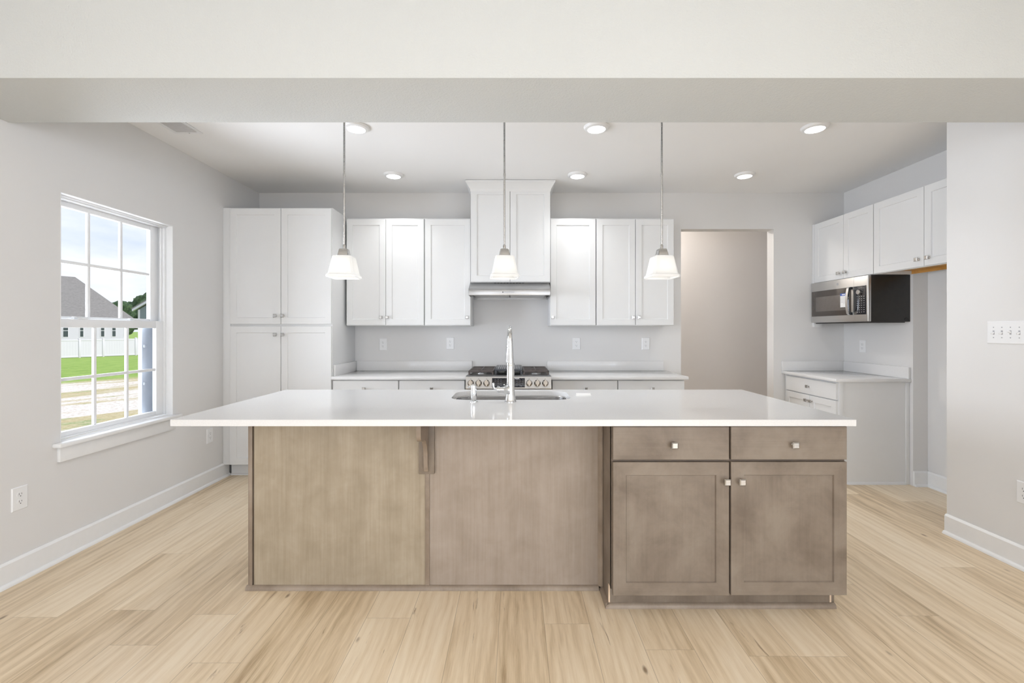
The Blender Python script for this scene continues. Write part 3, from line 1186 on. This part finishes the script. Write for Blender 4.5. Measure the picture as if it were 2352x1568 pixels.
def sink():
    r = thing('kitchen_sink', 'stainless undermount sink basin set into the island countertop', 'sink', (SX, SY, ZU - 0.22))
    m = MB()
    zt, dep = 0.2195, 0.20
    rings = []
    for off, z, rad in ((0.018, zt, SR + 0.018), (-0.003, zt, SR - 0.003), (-0.006, zt - 0.004, SR - 0.006), (-0.012, zt - dep + 0.03, SR - 0.012), (-0.030, zt - dep + 0.006, SR - 0.03), (-0.05, zt - dep, SR - 0.05)):
        rings.append([(x, y, z) for x, y in rrect(0, 0, SW + 2 * off, SD + 2 * off, rad, 10)])
    m.loft(rings, False, True)
    # outer skin
    rings2 = [[(x, y, z) for x, y in rrect(0, 0, SW + 2 * o, SD + 2 * o, SR, 10)] for o, z in ((0.018, zt - 0.0005), (0.004, zt - 0.002), (-0.004, zt - dep - 0.003))]
    m.loft(rings2, False, True)
    bas = m.build('basin', 'steelsink', r)
    MB().lathe([(0.045, 0.0205), (0.045, 0.0225), (0.030, 0.0215)], (0, 0.03, 0), n=28).build('drain', 'chrome', r)


sink()


def faucet():
    r = thing('kitchen_faucet', 'tall chrome gooseneck faucet with side lever behind the sink', 'faucet', (-0.026, 2.625, ZT))
    b = MB()
    b.lathe([(0.034, 0.0), (0.034, 0.004), (0.0325, 0.006), (0.030, 0.018), (0.026, 0.040), (0.0235, 0.070), (0.0225, 0.10), (0.0220, 0.14), (0.0215, 0.205)], n=40)
    b.build('body', 'chrome', r)
    b = MB()
    b.lathe([(0.0225, 0.2045), (0.0232, 0.207), (0.0232, 0.221), (0.0215, 0.2235)], n=40)
    b.build('collar', 'chrome', r)
    pts = [(0, 0, 0.222), (-0.0005, 0, 0.26), (-0.001, 0, 0.30), (-0.002, 0, 0.345)]
    rad = [0.0195, 0.0175, 0.0160, 0.0145]
    ra = 0.082
    for k in range(1, 17):
        a = math.pi * k / 16
        pts.append((-0.002 - 0.0005 * k, ra - ra * math.cos(a), 0.345 + ra * math.sin(a)))
        rad.append(0.0140 - 0.0015 * k / 16)
    pts.append((-0.0105, 2 * ra, 0.315))
    rad.append(0.0125)
    MB().tube(pts, rad, 24).build('spout', 'chrome', r)
    MB().tube([(-0.0105, 2 * ra, 0.318), (-0.0108, 2 * ra, 0.305), (-0.011, 2 * ra, 0.27), (-0.0115, 2 * ra, 0.225), (-0.012, 2 * ra, 0.215)], [0.0135, 0.0145, 0.016, 0.019, 0.018], 24).build('spray_head', 'chrome', r)
    # side valve, flared where it joins the body
    v = MB()
    v.lathe([(0.034, -0.004), (0.032, -0.016), (0.026, -0.026), (0.020, -0.034), (0.0175, -0.042), (0.0165, -0.052), (0.0165, -0.062)], (0, 0, 0.068), axis='x', n=32)
    v.build('valve', 'chrome', r)
    v = MB()
    v.lathe([(0.0190, -0.061), (0.0200, -0.063), (0.0200, -0.074), (0.0185, -0.077)], (0, 0, 0.068), axis='x', n=32)
    v.build('valve_cap', 'chrome', r)
    MB().tube([(-0.074, 0, 0.072), (-0.084, 0, 0.072), (-0.092, 0, 0.075), (-0.097, 0, 0.082), (-0.0985, 0, 0.092), (-0.098, 0, 0.104), (-0.0975, 0, 0.109)], [0.006, 0.0062, 0.0065, 0.0068, 0.007, 0.0066, 0.003], 16).build('lever', 'chrome', r)
    MB().sphere((-0.036, -0.004, 0.097), 0.0045, 2).build('stop_pin', 'chrome', r)


faucet()


def soap():
    r = thing('soap_dispenser', 'short chrome soap dispenser left of the faucet on the island', 'soap dispenser', (-0.237, 2.625, ZT))
    MB().lathe([(0.0235, 0.0), (0.0235, 0.003), (0.021, 0.005)], n=28).build('flange', 'chrome', r)
    MB().lathe([(0.012, 0.004), (0.013, 0.010), (0.0165, 0.022), (0.0175, 0.045), (0.0165, 0.070), (0.0150, 0.088), (0.0138, 0.094)], n=28).build('pump_body', 'chrome', r)
    MB().tube([(-0.010, 0.0, 0.084), (-0.022, 0.004, 0.086), (-0.031, 0.008, 0.083), (-0.034, 0.010, 0.076)], [0.0045, 0.0045, 0.0045, 0.004], 12).build('nozzle', 'chrome', r)
    MB().lathe([(0.0138, 0.0935), (0.0142, 0.0955), (0.012, 0.099)], n=28).build('cap', 'chrome', r)


soap()

m = MB()
m.prism([(2.868, ZT), (2.900, ZT), (2.900, ZT + 0.001), (2.868, ZT + 0.0012)], 0, 0.384, 0.478)
m.prism([(2.872, ZT + 0.0012), (2.904, ZT + 0.010), (2.904, ZT + 0.011), (2.872, ZT + 0.0022)], 0, 0.386, 0.478)
o = m.build('folded_card', 'paper', smooth=0)
tag(o, 'small folded white card lying right of the sink on the island', 'card')


# ------------------------------------------------------------------ right wall cabinets (facing -X)
def side_thing(name, label, cat, x, y, z, group=None):
    """local x runs toward the camera, local -y looks into the kitchen"""
    return thing(name, label, cat, (x, y, z), R(-90), group)


ZC0, ZC1 = 1.808, 2.416


def right_upper(label, ya, yb, split, kn):
    # ya nearer the camera, yb farther; local x = yb - Y
    r = side_thing('wall_cabinet', label, 'cabinet', XR, yb, ZC0, 'white wall cabinets on the right wall')
    w = yb - ya
    b = MB()
    D = 0.311
    t = 0.016
    b.box(0.0005, t, -D, -0.001, 0, 0.608)
    b.box(w - t, w - 0.0005, -D, -0.001, 0, 0.608)
    b.box(t, w - t, -D, -0.001, 0.592, 0.608)
    b.box(t, w - t, -0.012, -0.001, 0.0, 0.592)
    b.box(t, w - t, -D, -D + 0.019, 0.0, 0.030)
    b.box(t, w - t, -D, -D + 0.019, 0.575, 0.592)
    b.build('carcass', 'cab', r)
    MB().box(t, w - t, -D + 0.019, -0.012, 0.028, 0.040).build('bottom_panel', 'rawply', r)
    MB().box(t, w - t, -0.0175, -0.0125, 0.0, 0.028).build('hanging_rail', 'rawply', r)
    s = yb - split
    k1, k2 = kn
    front('door', r, 0.003, s - 0.0018, 0.004, 0.603, -D - 0.019, 'cab', (k1, 0.06))
    front('door', r, s + 0.0018, w - 0.003, 0.004, 0.603, -D - 0.019, 'cab', (k2, 0.06))
    return r


a = right_upper('white two-door wall cabinet directly above the microwave', 3.918, 4.690, 4.275, (4.690 - 4.325, 4.690 - 4.240))
MB().box(-0.0345, 0.0, -0.330, -0.250, -0.447, 0.608, 0.001).build('filler_strip', 'cab', a)
right_upper('white two-door wall cabinet above the empty refrigerator space', 3.004, 3.916, 3.433, (3.916 - 3.478, 3.916 - 3.390))


def right_base():
    yb, ya = 4.690, 3.945
    r = side_thing('base_cabinet', 'white one-drawer base cabinet below the microwave on the right wall', 'cabinet', XR, yb, 0)
    w = yb - ya
    b = MB()
    b.prism([(-0.001, 0.0), (-0.535, 0.0), (-0.535, 0.110), (-0.608, 0.110), (-0.608, 0.883), (-0.001, 0.883)], 0, 0.0005, w)
    b.build('carcass', 'cab', r)
    MB().box(-0.0345, 0.0, -0.610, -0.585, 0.11, 0.883, 0.001).build('filler_strip', 'cab', r)
    yf = -0.628
    s = yb - 4.302
    front('drawer', r, 0.006, w - 0.006, 0.726, 0.868, yf, 'cab', (4.690 - 4.315, 0.80), flat=True)
    front('door', r, 0.006, s - 0.002, 0.115, 0.718, yf, 'cab', (s - 0.035, 0.668))
    front('door', r, s + 0.002, w - 0.006, 0.115, 0.718, yf, 'cab', (s + 0.035, 0.668))
    MB().box(w, w + 0.006, -0.608, -0.57, 0.11, 0.883, 0.001).build('scribe_moulding', 'cab', r)
    MB().box(w, w + 0.010, -0.034, -0.001, 0.0, 0.883, 0.002).build('scribe_moulding', 'cab', r)
    q = MB()
    q.prism([(w, 0.0), (w + 0.014, 0.0), (w + 0.012, 0.011), (w, 0.020)], 1, -0.535, -0.035)
    q.build('shoe_moulding', 'cab', r)


right_base()

r = thing('countertop', 'white quartz corner countertop below the microwave on the right wall', 'countertop', (XR, YB, 0.884))
MB().box(2.752 - XR, -0.001, 3.917 - YB, -0.001, 0, 0.028, 0.003).build('slab', 'quartz', r)
MB().box(2.752 - XR, -0.021, -0.020, -0.001, 0.028, 0.127, 0.002).build('backsplash', 'quartz', r)
MB().box(-0.021, -0.001, 3.925 - YB, -0.001, 0.028, 0.127, 0.002).build('side_splash', 'quartz', r)


def microwave():
    yb, ya = 4.688, 3.930
    r = side_thing('microwave_oven', 'stainless over-the-range microwave with black sides on the right wall', 'microwave', XR, yb, 1.397)
    w = yb - ya
    hgt = ZC0 - 1.397
    D = 0.365
    b = MB()
    b.box(0.004, w - 0.001, -0.335, -0.001, 0.006, hgt - 0.002, 0.003)
    b.box(0.02, w - 0.02, -0.330, -0.03, -0.002, 0.006, 0.002)
    b.build('body', 'blackmetal', r)
    f = MB()
    f.box(0.001, w - 0.0005, -D, -0.3345, 0.008, hgt - 0.002, 0.006, 3)
    fr = f.build('front_frame', 'steelmw', r)
    MB().box(w - 0.1655, w - 0.164, -D - 0.0006, -D + 0.003, 0.008, hgt - 0.002).build('door_seam', 'mark', fr)
    d = MB().box(0.015, 0.560, -D - 0.003, -D + 0.002, 0.070, 0.322, 0.002).build('door_window', 'brownglass', r)
    MB().box(0.080, 0.535, -D - 0.0042, -D - 0.0028, 0.118, 0.262, 0.0005).build('window_screen', 'meshglass', d)
    st = MB().box(0.430, 0.515, -D - 0.0056, -D - 0.0041, 0.145, 0.272).build('energy_label', 'paper', d, smooth=0)
    MB().box(0.430, 0.515, -D - 0.0062, -D - 0.0056, 0.250, 0.272).build('label_header', 'blue', st, smooth=0)
    t = MB()
    t.box(0.452, 0.492, -D - 0.0066, -D - 0.0061, 0.257, 0.266)
    t.build('label_title', 'paper', st, smooth=0)
    t = MB()
    for i, (a, c) in enumerate(((0.438, 0.505), (0.438, 0.500), (0.438, 0.507), (0.438, 0.495), (0.438, 0.503), (0.470, 0.486), (0.492, 0.508))):
        z = 0.238 - 0.0125 * i
        t.box(a, c, -D - 0.0061, -D - 0.0055, z, z + 0.003)
    t.build('label_text', 'mark', st, smooth=0)
    p = MB().box(0.590, 0.738, -D - 0.0025, -D + 0.002, 0.070, 0.322, 0.002).build('control_panel', 'blackglass', r)
    k = MB()
    for j in range(8):
        for i in range(4):
            k.box(0.632 + 0.026 * i, 0.642 + 0.026 * i, -D - 0.0031, -D - 0.0024, 0.090 + 0.0195 * j, 0.0945 + 0.0195 * j)
    for i in range(4):
        k.box(0.66 + 0.016 * i, 0.668 + 0.016 * i, -D - 0.0031, -D - 0.0024, 0.30, 0.304)
    k.build('keypad_print', 'mark', p, smooth=0)
    MB().lathe([(0.022, -D - 0.002), (0.022, -D - 0.020), (0.019, -D - 0.024)], (0.668, 0, 0.268), axis='y').build('dial', 'steel', p)
    h = MB()
    prof = [(-D - 0.002, 0.300), (-D - 0.002, 0.322), (-D - 0.028, 0.322), (-D - 0.040, 0.31)]
    prof += [(-D - 0.050, 0.25), (-D - 0.053, 0.196), (-D - 0.050, 0.14), (-D - 0.040, 0.082), (-D - 0.028, 0.070), (-D - 0.002, 0.070), (-D - 0.002, 0.092), (-D - 0.024, 0.096)]
    prof += [(-D - 0.036, 0.145), (-D - 0.039, 0.196), (-D - 0.036, 0.25), (-D - 0.024, 0.296)]
    h.prism(prof, 0, 0.556, 0.584)
    h.build('handle', 'chrome', r)
    e = MB()
    e.lathe([(0.013, -D + 0.001), (0.013, -D - 0.0012), (0.0115, -D - 0.0014)], (0.385, 0, 0.365), axis='y', n=24)
    em = e.build('emblem', 'mark', fr)
    s = MB()
    for i in range(10):
        a = 2 * math.pi * i / 10
        s.sphere((0.385 + 0.0075 * math.cos(a), -D - 0.0014, 0.365 + 0.0075 * math.sin(a)), 0.0016, 1, (1, 0.3, 1))
    s.build('emblem_ring', 'markdim', em)
    MB().tube([(w - 0.0005, -0.05, 0.02), (w + 0.002, -0.045, 0.033), (w + 0.002, -0.025, 0.036), (w - 0.0005, -0.015, 0.02)], 0.002, 8).build('cord_clip', 'blackmetal', r)
    g = MB()
    for x in (0.10, 0.42):
        g.box(x, x + 0.24, -0.30, -0.16, -0.005, -0.0015, 0.001)
    g.build('grease_filters', 'steel', r)


microwave()


# ------------------------------------------------------------------ electrical plates
def outlet(label, loc, rz, group=None):
    """plate looks to local -y"""
    r = thing('wall_outlet', label, 'outlet', loc, rz, group)
    w, h = 0.040, 0.062
    rr = []
    for ins, y in ((0, 0), (0.0, -0.002), (0.004, -0.0055)):
        rr.append([(-w + ins, y, -h + ins), (w - ins, y, -h + ins), (w - ins, y, h - ins), (-w + ins, y, h - ins)])
    MB().loft(rr).build('cover_plate', 'plate', r)
    for z in (0.0195, -0.0195):
        k = MB()
        pts = []
        for i in range(24):
            a = 2 * math.pi * i / 24
            pts.append((0.0172 * math.cos(a), max(-0.0135, min(0.0135, 0.0172 * math.sin(a))) + z))
        k.prism(pts, 1, -0.0072, -0.005)
        ro = k.build('receptacle', 'plate', r)
        s = MB()
        s.box(-0.0072, -0.0054, -0.0077, -0.0070, z - 0.001, z + 0.009)
        s.box(0.0054, 0.0070, -0.0077, -0.0070, z + 0.000, z + 0.008)
        s.lathe([(0.0026, -0.0077), (0.0026, -0.0070)], (0, 0, z - 0.0075), axis='y', n=12)
        s.build('contact_slots', 'slot', ro)
    MB().lathe([(0.003, -0.0068), (0.003, -0.0052)], (0, 0, 0), axis='y', n=12).build('screw', 'plate', r)
    return r


GO = 'outlets above the back counter'
outlet('white outlet on the back wall nearest the pantry', (-1.3635, YB, 1.183), 0, GO)
outlet('white outlet on the back wall just left of the range', (-0.6705, YB, 1.194), 0, GO)
outlet('white outlet on the back wall just right of the range', (0.6345, YB, 1.190), 0, GO)
outlet('white outlet on the back wall nearest the hall opening', (1.350, YB, 1.190), 0, GO)
outlet('white outlet low on the left wall nearest the camera', (XL, 2.437, 0.435), R(90))
outlet('white outlet low on the left wall beside the pantry', (XL, 3.955, 0.418), R(90))
outlet('white outlet low on the right wall below the switches', (XN, 2.540, 0.424), R(-90))
outlet('white outlet above the corner counter below the microwave', (XR, 4.470, 1.172), R(-90))

r = thing('light_switch', 'wide white switch plate with four toggles on the right wall', 'light switch', (XN, 2.632, 1.3165), R(-90))
w, h = 0.1085, 0.066
MB().loft([[(-w + i, y, -h + i), (w - i, y, -h + i), (w - i, y, h - i), (-w + i, y, h - i)] for i, y in ((0, 0), (0, -0.002), (0.004, -0.0055))]).build('cover_plate', 'plate', r)
for i in range(4):
    x = -0.069 + 0.046 * i
    up = (i == 2)
    s = MB()
    s.box(x - 0.005, x + 0.005, -0.0062, -0.005, -0.012, 0.012, 0.0004)
    s.build('toggle_slot', 'mark', r)
    mt = Matrix.Translation((x, -0.0055, 0)) @ Matrix.Rotation(R(-28 if up else 28), 4, 'X')
    MB().box(-0.0042, 0.0042, -0.017, 0.0, -0.0045, 0.0045, 0.0012, mat=mt).build('toggle', 'plate', r)
    s = MB()
    for z in (0.030, -0.030):
        s.lathe([(0.0032, -0.0068), (0.0032, -0.0052)], (x, 0, z), axis='y', n=12)
    s.build('screws', 'mark', r)


# ------------------------------------------------------------------ lights
def downlight(label, x, y, power=19, group='recessed disc lights in the kitchen ceiling'):
    r = thing('ceiling_light', label, 'ceiling light', (x, y, H), 0, group)
    m = MB()
    m.lathe([(0.088, 0.0), (0.088, -0.004), (0.080, -0.016), (0.062, -0.022), (0.060, -0.018)], n=40, cap=False)
    m.lathe([(0.088, -0.0005), (0.001, -0.0005)], n=40, cap=False)
    m.build('trim_ring', 'plate', r)
    MB().lathe([(0.0605, -0.018), (0.0605, -0.020), (0.02, -0.0215)], n=40).build('lens', 'led', r)
    d = bpy.data.lights.new('downlight', 'SPOT')
    d.energy = power
    d.spot_size = R(112)
    d.spot_blend = 0.9
    d.shadow_soft_size = 0.055
    d.color = (0.97, 0.99, 1.01)
    lo = bpy.data.objects.new('downlight', d)
    COL.objects.link(lo)
    lo.parent = r
    lo.location = (0, 0, -0.04)


XS = (-1.107, 0.568, 2.0915)
for y, row in ((3.188, 'front'), (4.165, 'back')):
    for x, col in zip(XS, ('left', 'middle', 'right')):
        where = {'front': 'just beyond the header', 'back': 'near the back wall'}[row]
        downlight('round lit ceiling light %s, %s of its row of three' % (where, col), x, y, 21 if row == 'front' else 16)

# unseen living-room lamps added behind the camera to brighten floor and bounce light
for y, row in ((-0.5, 'nearest the header'), (-2.4, 'behind the camera'), (-4.8, 'nearest the rear windows')):
    for x, col in ((-1.5, 'left'), (1.7, 'right')):
        downlight('unseen added living room ceiling light, %s one of the pair %s' % (col, row), x, y, 68, 'added unseen lights in the living room ceiling')

# unseen hall lamp, added to light the wall beyond the opening
r = thing('hall_fill_light', 'unseen ceiling light added in the hall', 'ceiling light', (1.55, 5.35, H))
MB().lathe([(0.088, 0.0), (0.080, -0.016), (0.062, -0.022)], n=32).build('trim_ring', 'plate', r)
d = bpy.data.lights.new('hall_fill', 'POINT')
d.energy = 23
d.shadow_soft_size = 0.08
d.color = (1.0, 0.95, 0.90)
lo = bpy.data.objects.new('hall_fill', d)
COL.objects.link(lo)
lo.parent = r
lo.location = (0, 0, -0.12)


def pendant(label, x, y, rz):
    r = thing('pendant_light', label, 'pendant light', (x, y, H), rz, 'three glass pendants over the island')
    zb = 1.632 - H      # shade bottom

    def sq(w, z):
        c = w * 0.16
        return [(-w + c, -w, z), (w - c, -w, z), (w, -w + c, z), (w, w - c, z), (w - c, w, z), (-w + c, w, z), (-w, w - c, z), (-w, -w + c, z)]
    s = MB()
    prof = [(0.050, zb + 0.124), (0.054, zb + 0.118), (0.071, zb + 0.030), (0.074, zb + 0.020), (0.081, zb + 0.014), (0.082, zb + 0.004), (0.080, zb)]
    inn = [(0.076, zb), (0.077, zb + 0.010), (0.069, zb + 0.020), (0.066, zb + 0.030), (0.049, zb + 0.114), (0.045, zb + 0.119)]
    s.loft([sq(w, z) for w, z in prof + inn] + [sq(0.018, zb + 0.120)] + [sq(0.018, zb + 0.124)] + [sq(0.050, zb + 0.124)], False, False)
    s.build('glass_shade', 'shade', r)
    c = MB()
    c.loft([sq(0.035, zb + 0.1245), sq(0.035, zb + 0.128), sq(0.031, zb + 0.130), sq(0.024, zb + 0.164), sq(0.022, zb + 0.167)])
    c.build('shade_cap', 'nickel', r)
    d = MB()
    d.lathe([(0.0085, zb + 0.166), (0.0085, zb + 0.19), (0.0062, zb + 0.194)], n=20)
    d.build('rod_collar', 'nickel', r)
    d = MB()
    d.lathe([(0.0058, zb + 0.19), (0.0058, -0.018)], n=20)
    d.lathe([(0.0072, zb + 0.59), (0.0072, zb + 0.605)], n=20)
    d.build('rod', 'nickel', r)
    MB().loft([sq(0.058, -0.020), sq(0.062, -0.014), sq(0.062, 0.0)]).build('canopy', 'nickel', r)
    MB().lathe([(0.014, zb + 0.123), (0.014, zb + 0.085)], n=16).build('socket', 'plate', r)
    MB().sphere((0, 0, zb + 0.052), 0.030, 3, (1, 1, 1.15)).build('bulb', 'bulb', r)


pendant('glass pendant over the left end of the island', -0.990, 2.65, R(3))
pendant('glass pendant in front of the range hood cabinet', -0.062, 2.65, R(5))
pendant('glass pendant over the right end of the island', 0.850, 2.65, R(3))

# ceiling register
r = thing('ceiling_vent', 'white ceiling air register near the left wall', 'vent', (-2.345, 3.10, H))
f = MB()
f.box(-0.10, 0.10, -0.19, -0.165, -0.006, 0, 0.002)
f.box(-0.10, 0.10, 0.165, 0.19, -0.006, 0, 0.002)
f.box(-0.10, -0.072, -0.165, 0.165, -0.006, 0, 0.002)
f.box(0.072, 0.10, -0.165, 0.165, -0.006, 0, 0.002)
f.build('frame', 'plate', r)
MB().box(-0.072, 0.072, -0.165, 0.165, -0.0012, -0.0004).build('backing', 'ventgrey', r)
f = MB()
for i in range(24):
    y = -0.158 + 0.0137 * i
    mt = Matrix.Translation((0, y, -0.004)) @ Matrix.Rotation(R(-35), 4, 'X')
    f.box(-0.072, 0.072, -0.0032, 0.0032, -0.0005, 0.0005, mat=mt)
f.build('louvres', 'louvre', r)
MB().lathe([(0.004, -0.0075), (0.004, -0.006)], (0.01, 0.178, 0), n=10).build('screw', 'mark', r)

# ------------------------------------------------------------------ outdoors
GZ = -1.0
m = MB()
m.face([(-600, -60, GZ), (-2.81, -60, GZ), (-2.81, 600, GZ), (-600, 600, GZ)])
g = m.build('ground', 'ground', smooth=0)
g['kind'] = 'structure'
struct('wall_foundation', MB().box(-2.80, 4.0, REAR - 0.15, 6.1, GZ, -0.12), 'track', smooth=0)


def fl(y):
    """fence line"""
    return Vector((-37.3 + 0.5227 * (y - 37.66), y, GZ))


U = Vector((0.463, 0.886, 0))
NV = Vector((-0.886, 0.463, 0))
f = thing('vinyl_fence', 'white vinyl privacy fence across the lawn outside the window', 'fence', fl(38.0))
ang = math.atan2(U.y, U.x)
f.rotation_euler = (0, 0, ang)
ys = [42.86, 42.14, 41.44]
while ys[-1] > 30:
    ys.append(ys[-1] - 1.41)
base_l = (fl(38.0)).dot(U)
ls = [fl(y).dot(U) - base_l for y in ys]
for i, l in enumerate(ls):
    p = MB()
    p.box(l - 0.065, l + 0.065, -0.065, 0.065, 0, 1.58, 0.004)
    p.loft([[(l - w, -w, z), (l + w, -w, z), (l + w, w, z), (l - w, w, z)] for w, z in ((0.085, 1.58), (0.085, 1.61), (0.02, 1.66))])
    p.build('post', 'vinylw', f)
    if i:
        a, b = l + 0.065, ls[i - 1] - 0.065
        q = MB()
        q.box(a, b, -0.02, 0.02, 0.16, 1.42)
        q.box(a, b, -0.035, 0.035, 1.42, 1.55, 0.004)
        q.box(a, b, -0.035, 0.035, 0.04, 0.17, 0.004)
        n = 8
        for k in range(1, n):
            x = a + (b - a) * k / n
            q.box(x - 0.004, x + 0.004, -0.024, -0.02, 0.17, 1.42)
        q.build('panel', 'vinylw', f)

wf = thing('board_fence', 'tan wooden board fence beyond the end of the white fence', 'fence', fl(43.1))
wf.rotation_euler = (0, 0, R(20))
for i in range(24):
    MB().box(0.15 + 0.16 * i, 0.295 + 0.16 * i, -0.012, 0.012, 0.05, 1.5).build('board', 'pine', wf, smooth=0)
MB().box(0.1, 4.0, 0.012, 0.05, 0.35, 0.44).box(0.1, 4.0, 0.012, 0.05, 1.15, 1.24).build('rails', 'pine', wf, smooth=0)

# neighbour house with hip roof: local x along the wall, local y away from us
C = Vector((-45.2, 53.5, GZ))
hse = thing('neighbour_house', 'white sided house with grey hip roof behind the white fence', 'house', C, math.atan2(U.y, U.x))
MB().box(-24, 0, 0, 10, 0, 3.55).build('walls', 'siding', hse, smooth=0)
lp = MB()
for k in range(22):
    lp.box(-24.0, 0.012, -0.012, 0.0, 0.15 * k + 0.14, 0.15 * k + 0.15)
lp.build('lap_lines', 'vinylw', hse, smooth=0)
ro = MB()
e = 0.45
zE, zR = 3.60, 8.5
A = [(-24 - e, -e, zE), (e, -e, zE), (e, 10 + e, zE), (-24 - e, 10 + e, zE)]
r0, r1 = (-20.9, 5, zR), (-3.1, 5, zR)
for fc in ((A[0], A[1], r1, r0), (A[1], A[2], r1), (A[2], A[3], r0, r1), (A[3], A[0], r0), (A[3], A[2], A[1], A[0])):
    ro.face(fc)
bmesh.ops.remove_doubles(ro.bm, verts=ro.bm.verts, dist=0.001)
rf = ro.build('roof', 'roof', hse, smooth=0)
MB().box(-24.5, 0.46, -0.50, -0.45, 3.48, 3.66).build('gutter', 'vinylw', hse, smooth=0)
MB().lathe([(0.12, 5.8), (0.12, 6.5)], (-6.0, 2.5, 0), n=12).build('roof_vent', 'vinylw', rf)


def lx_of(px):
    """where the sight line through the window meets the house wall, for spacing its windows"""
    rr = -(1183 - px) / 1050.0
    # C + l*U with X = rr*Y
    return (rr * C.y - C.x) / (U.x - rr * U.y)


for pa, pb in ((128, 141), (143, 158), (182, 193), (230, 241), (256, 267), (285, 295)):
    a, b = lx_of(pa), lx_of(pb)
    w_ = MB()
    w_.box(a, b, -0.03, 0.0, 1.55, 3.05)
    wo = w_.build('window', 'vinylw', hse, smooth=0)
    q = MB()
    mz = 2.28
    q.box(a + 0.07, b - 0.07, -0.04, -0.03, 1.62, mz - 0.03)
    q.box(a + 0.07, b - 0.07, -0.04, -0.03, mz + 0.03, 2.98)
    q.build('pane', 'darkpane', wo, smooth=0)

# grey house further right
gh = thing('grey_house', 'slate grey gabled house with white rake trim at the window right edge', 'house', (-53.2, 64.0, GZ), R(10))
m = MB()
m.prism([(0.4, 0), (9, 0), (9, 5.2), (4.7, 8.0), (0.4, 5.2)], 1, 0.0, 8.0)
m.build('walls', 'siding2', gh, smooth=0)
t_ = MB()
t_.prism([(-0.2, 4.95), (4.7, 8.15), (9.6, 4.95), (9.6, 5.25), (4.7, 8.5), (-0.2, 5.25)], 1, -0.35, -0.02)
t_.build('rake_trim', 'vinylw', gh, smooth=0)
t_ = MB()
t_.prism([(-0.25, 5.2), (4.7, 8.45), (9.65, 5.2), (9.65, 5.4), (4.7, 8.7), (-0.25, 5.4)], 1, -0.34, 8.3)
t_.build('roof', 'roof', gh, smooth=0)
MB().box(0.38, 0.60, -0.04, 0.0, 0, 5.2).build('corner_board', 'vinylw', gh, smooth=0)


def tree(label, x, y, hgt, rad, seed):
    rng = random.Random(seed)
    r = thing('broadleaf_tree', label, 'tree', (x, y, GZ), 0, 'trees behind the houses')
    MB().lathe([(0.35, 0), (0.25, hgt * 0.5), (0.1, hgt * 0.8)], n=10).build('trunk', 'bark', r)
    m = MB()
    for i in range(26):
        a = rng.uniform(0, 2 * math.pi)
        q = rng.random() ** 0.5 * rad * 0.75
        z = hgt * (0.30 + 0.58 * rng.random())
        f_ = 1.0 - 0.5 * max(0, (z / hgt - 0.6)) / 0.4
        m.sphere((q * f_ * math.cos(a), q * f_ * math.sin(a), z), rad * rng.uniform(0.26, 0.42), 3)
    for v in m.bm.verts:
        n_ = noise.noise(v.co * 1.3 + Vector((seed, 0, 0))) * 0.5 + noise.noise(v.co * 3.5) * 0.3
        v.co += v.co.normalized() * n_
    m.build('crown', 'leaf', r, smooth=0)


tree('dark green tree just past the end of the grey hip roof', -74.5, 84.0, 7.2, 4.3, 1)
tree('dark green tree between the hip roof and the grey house', -78.0, 97.0, 10.0, 4.6, 2)
tree('dark green tree directly behind the grey gabled house', -66.0, 88.0, 8.6, 4.0, 3)
tree('dark green tree lowest, tucked behind the hip roof edge', -88.0, 92.0, 6.8, 4.3, 4)
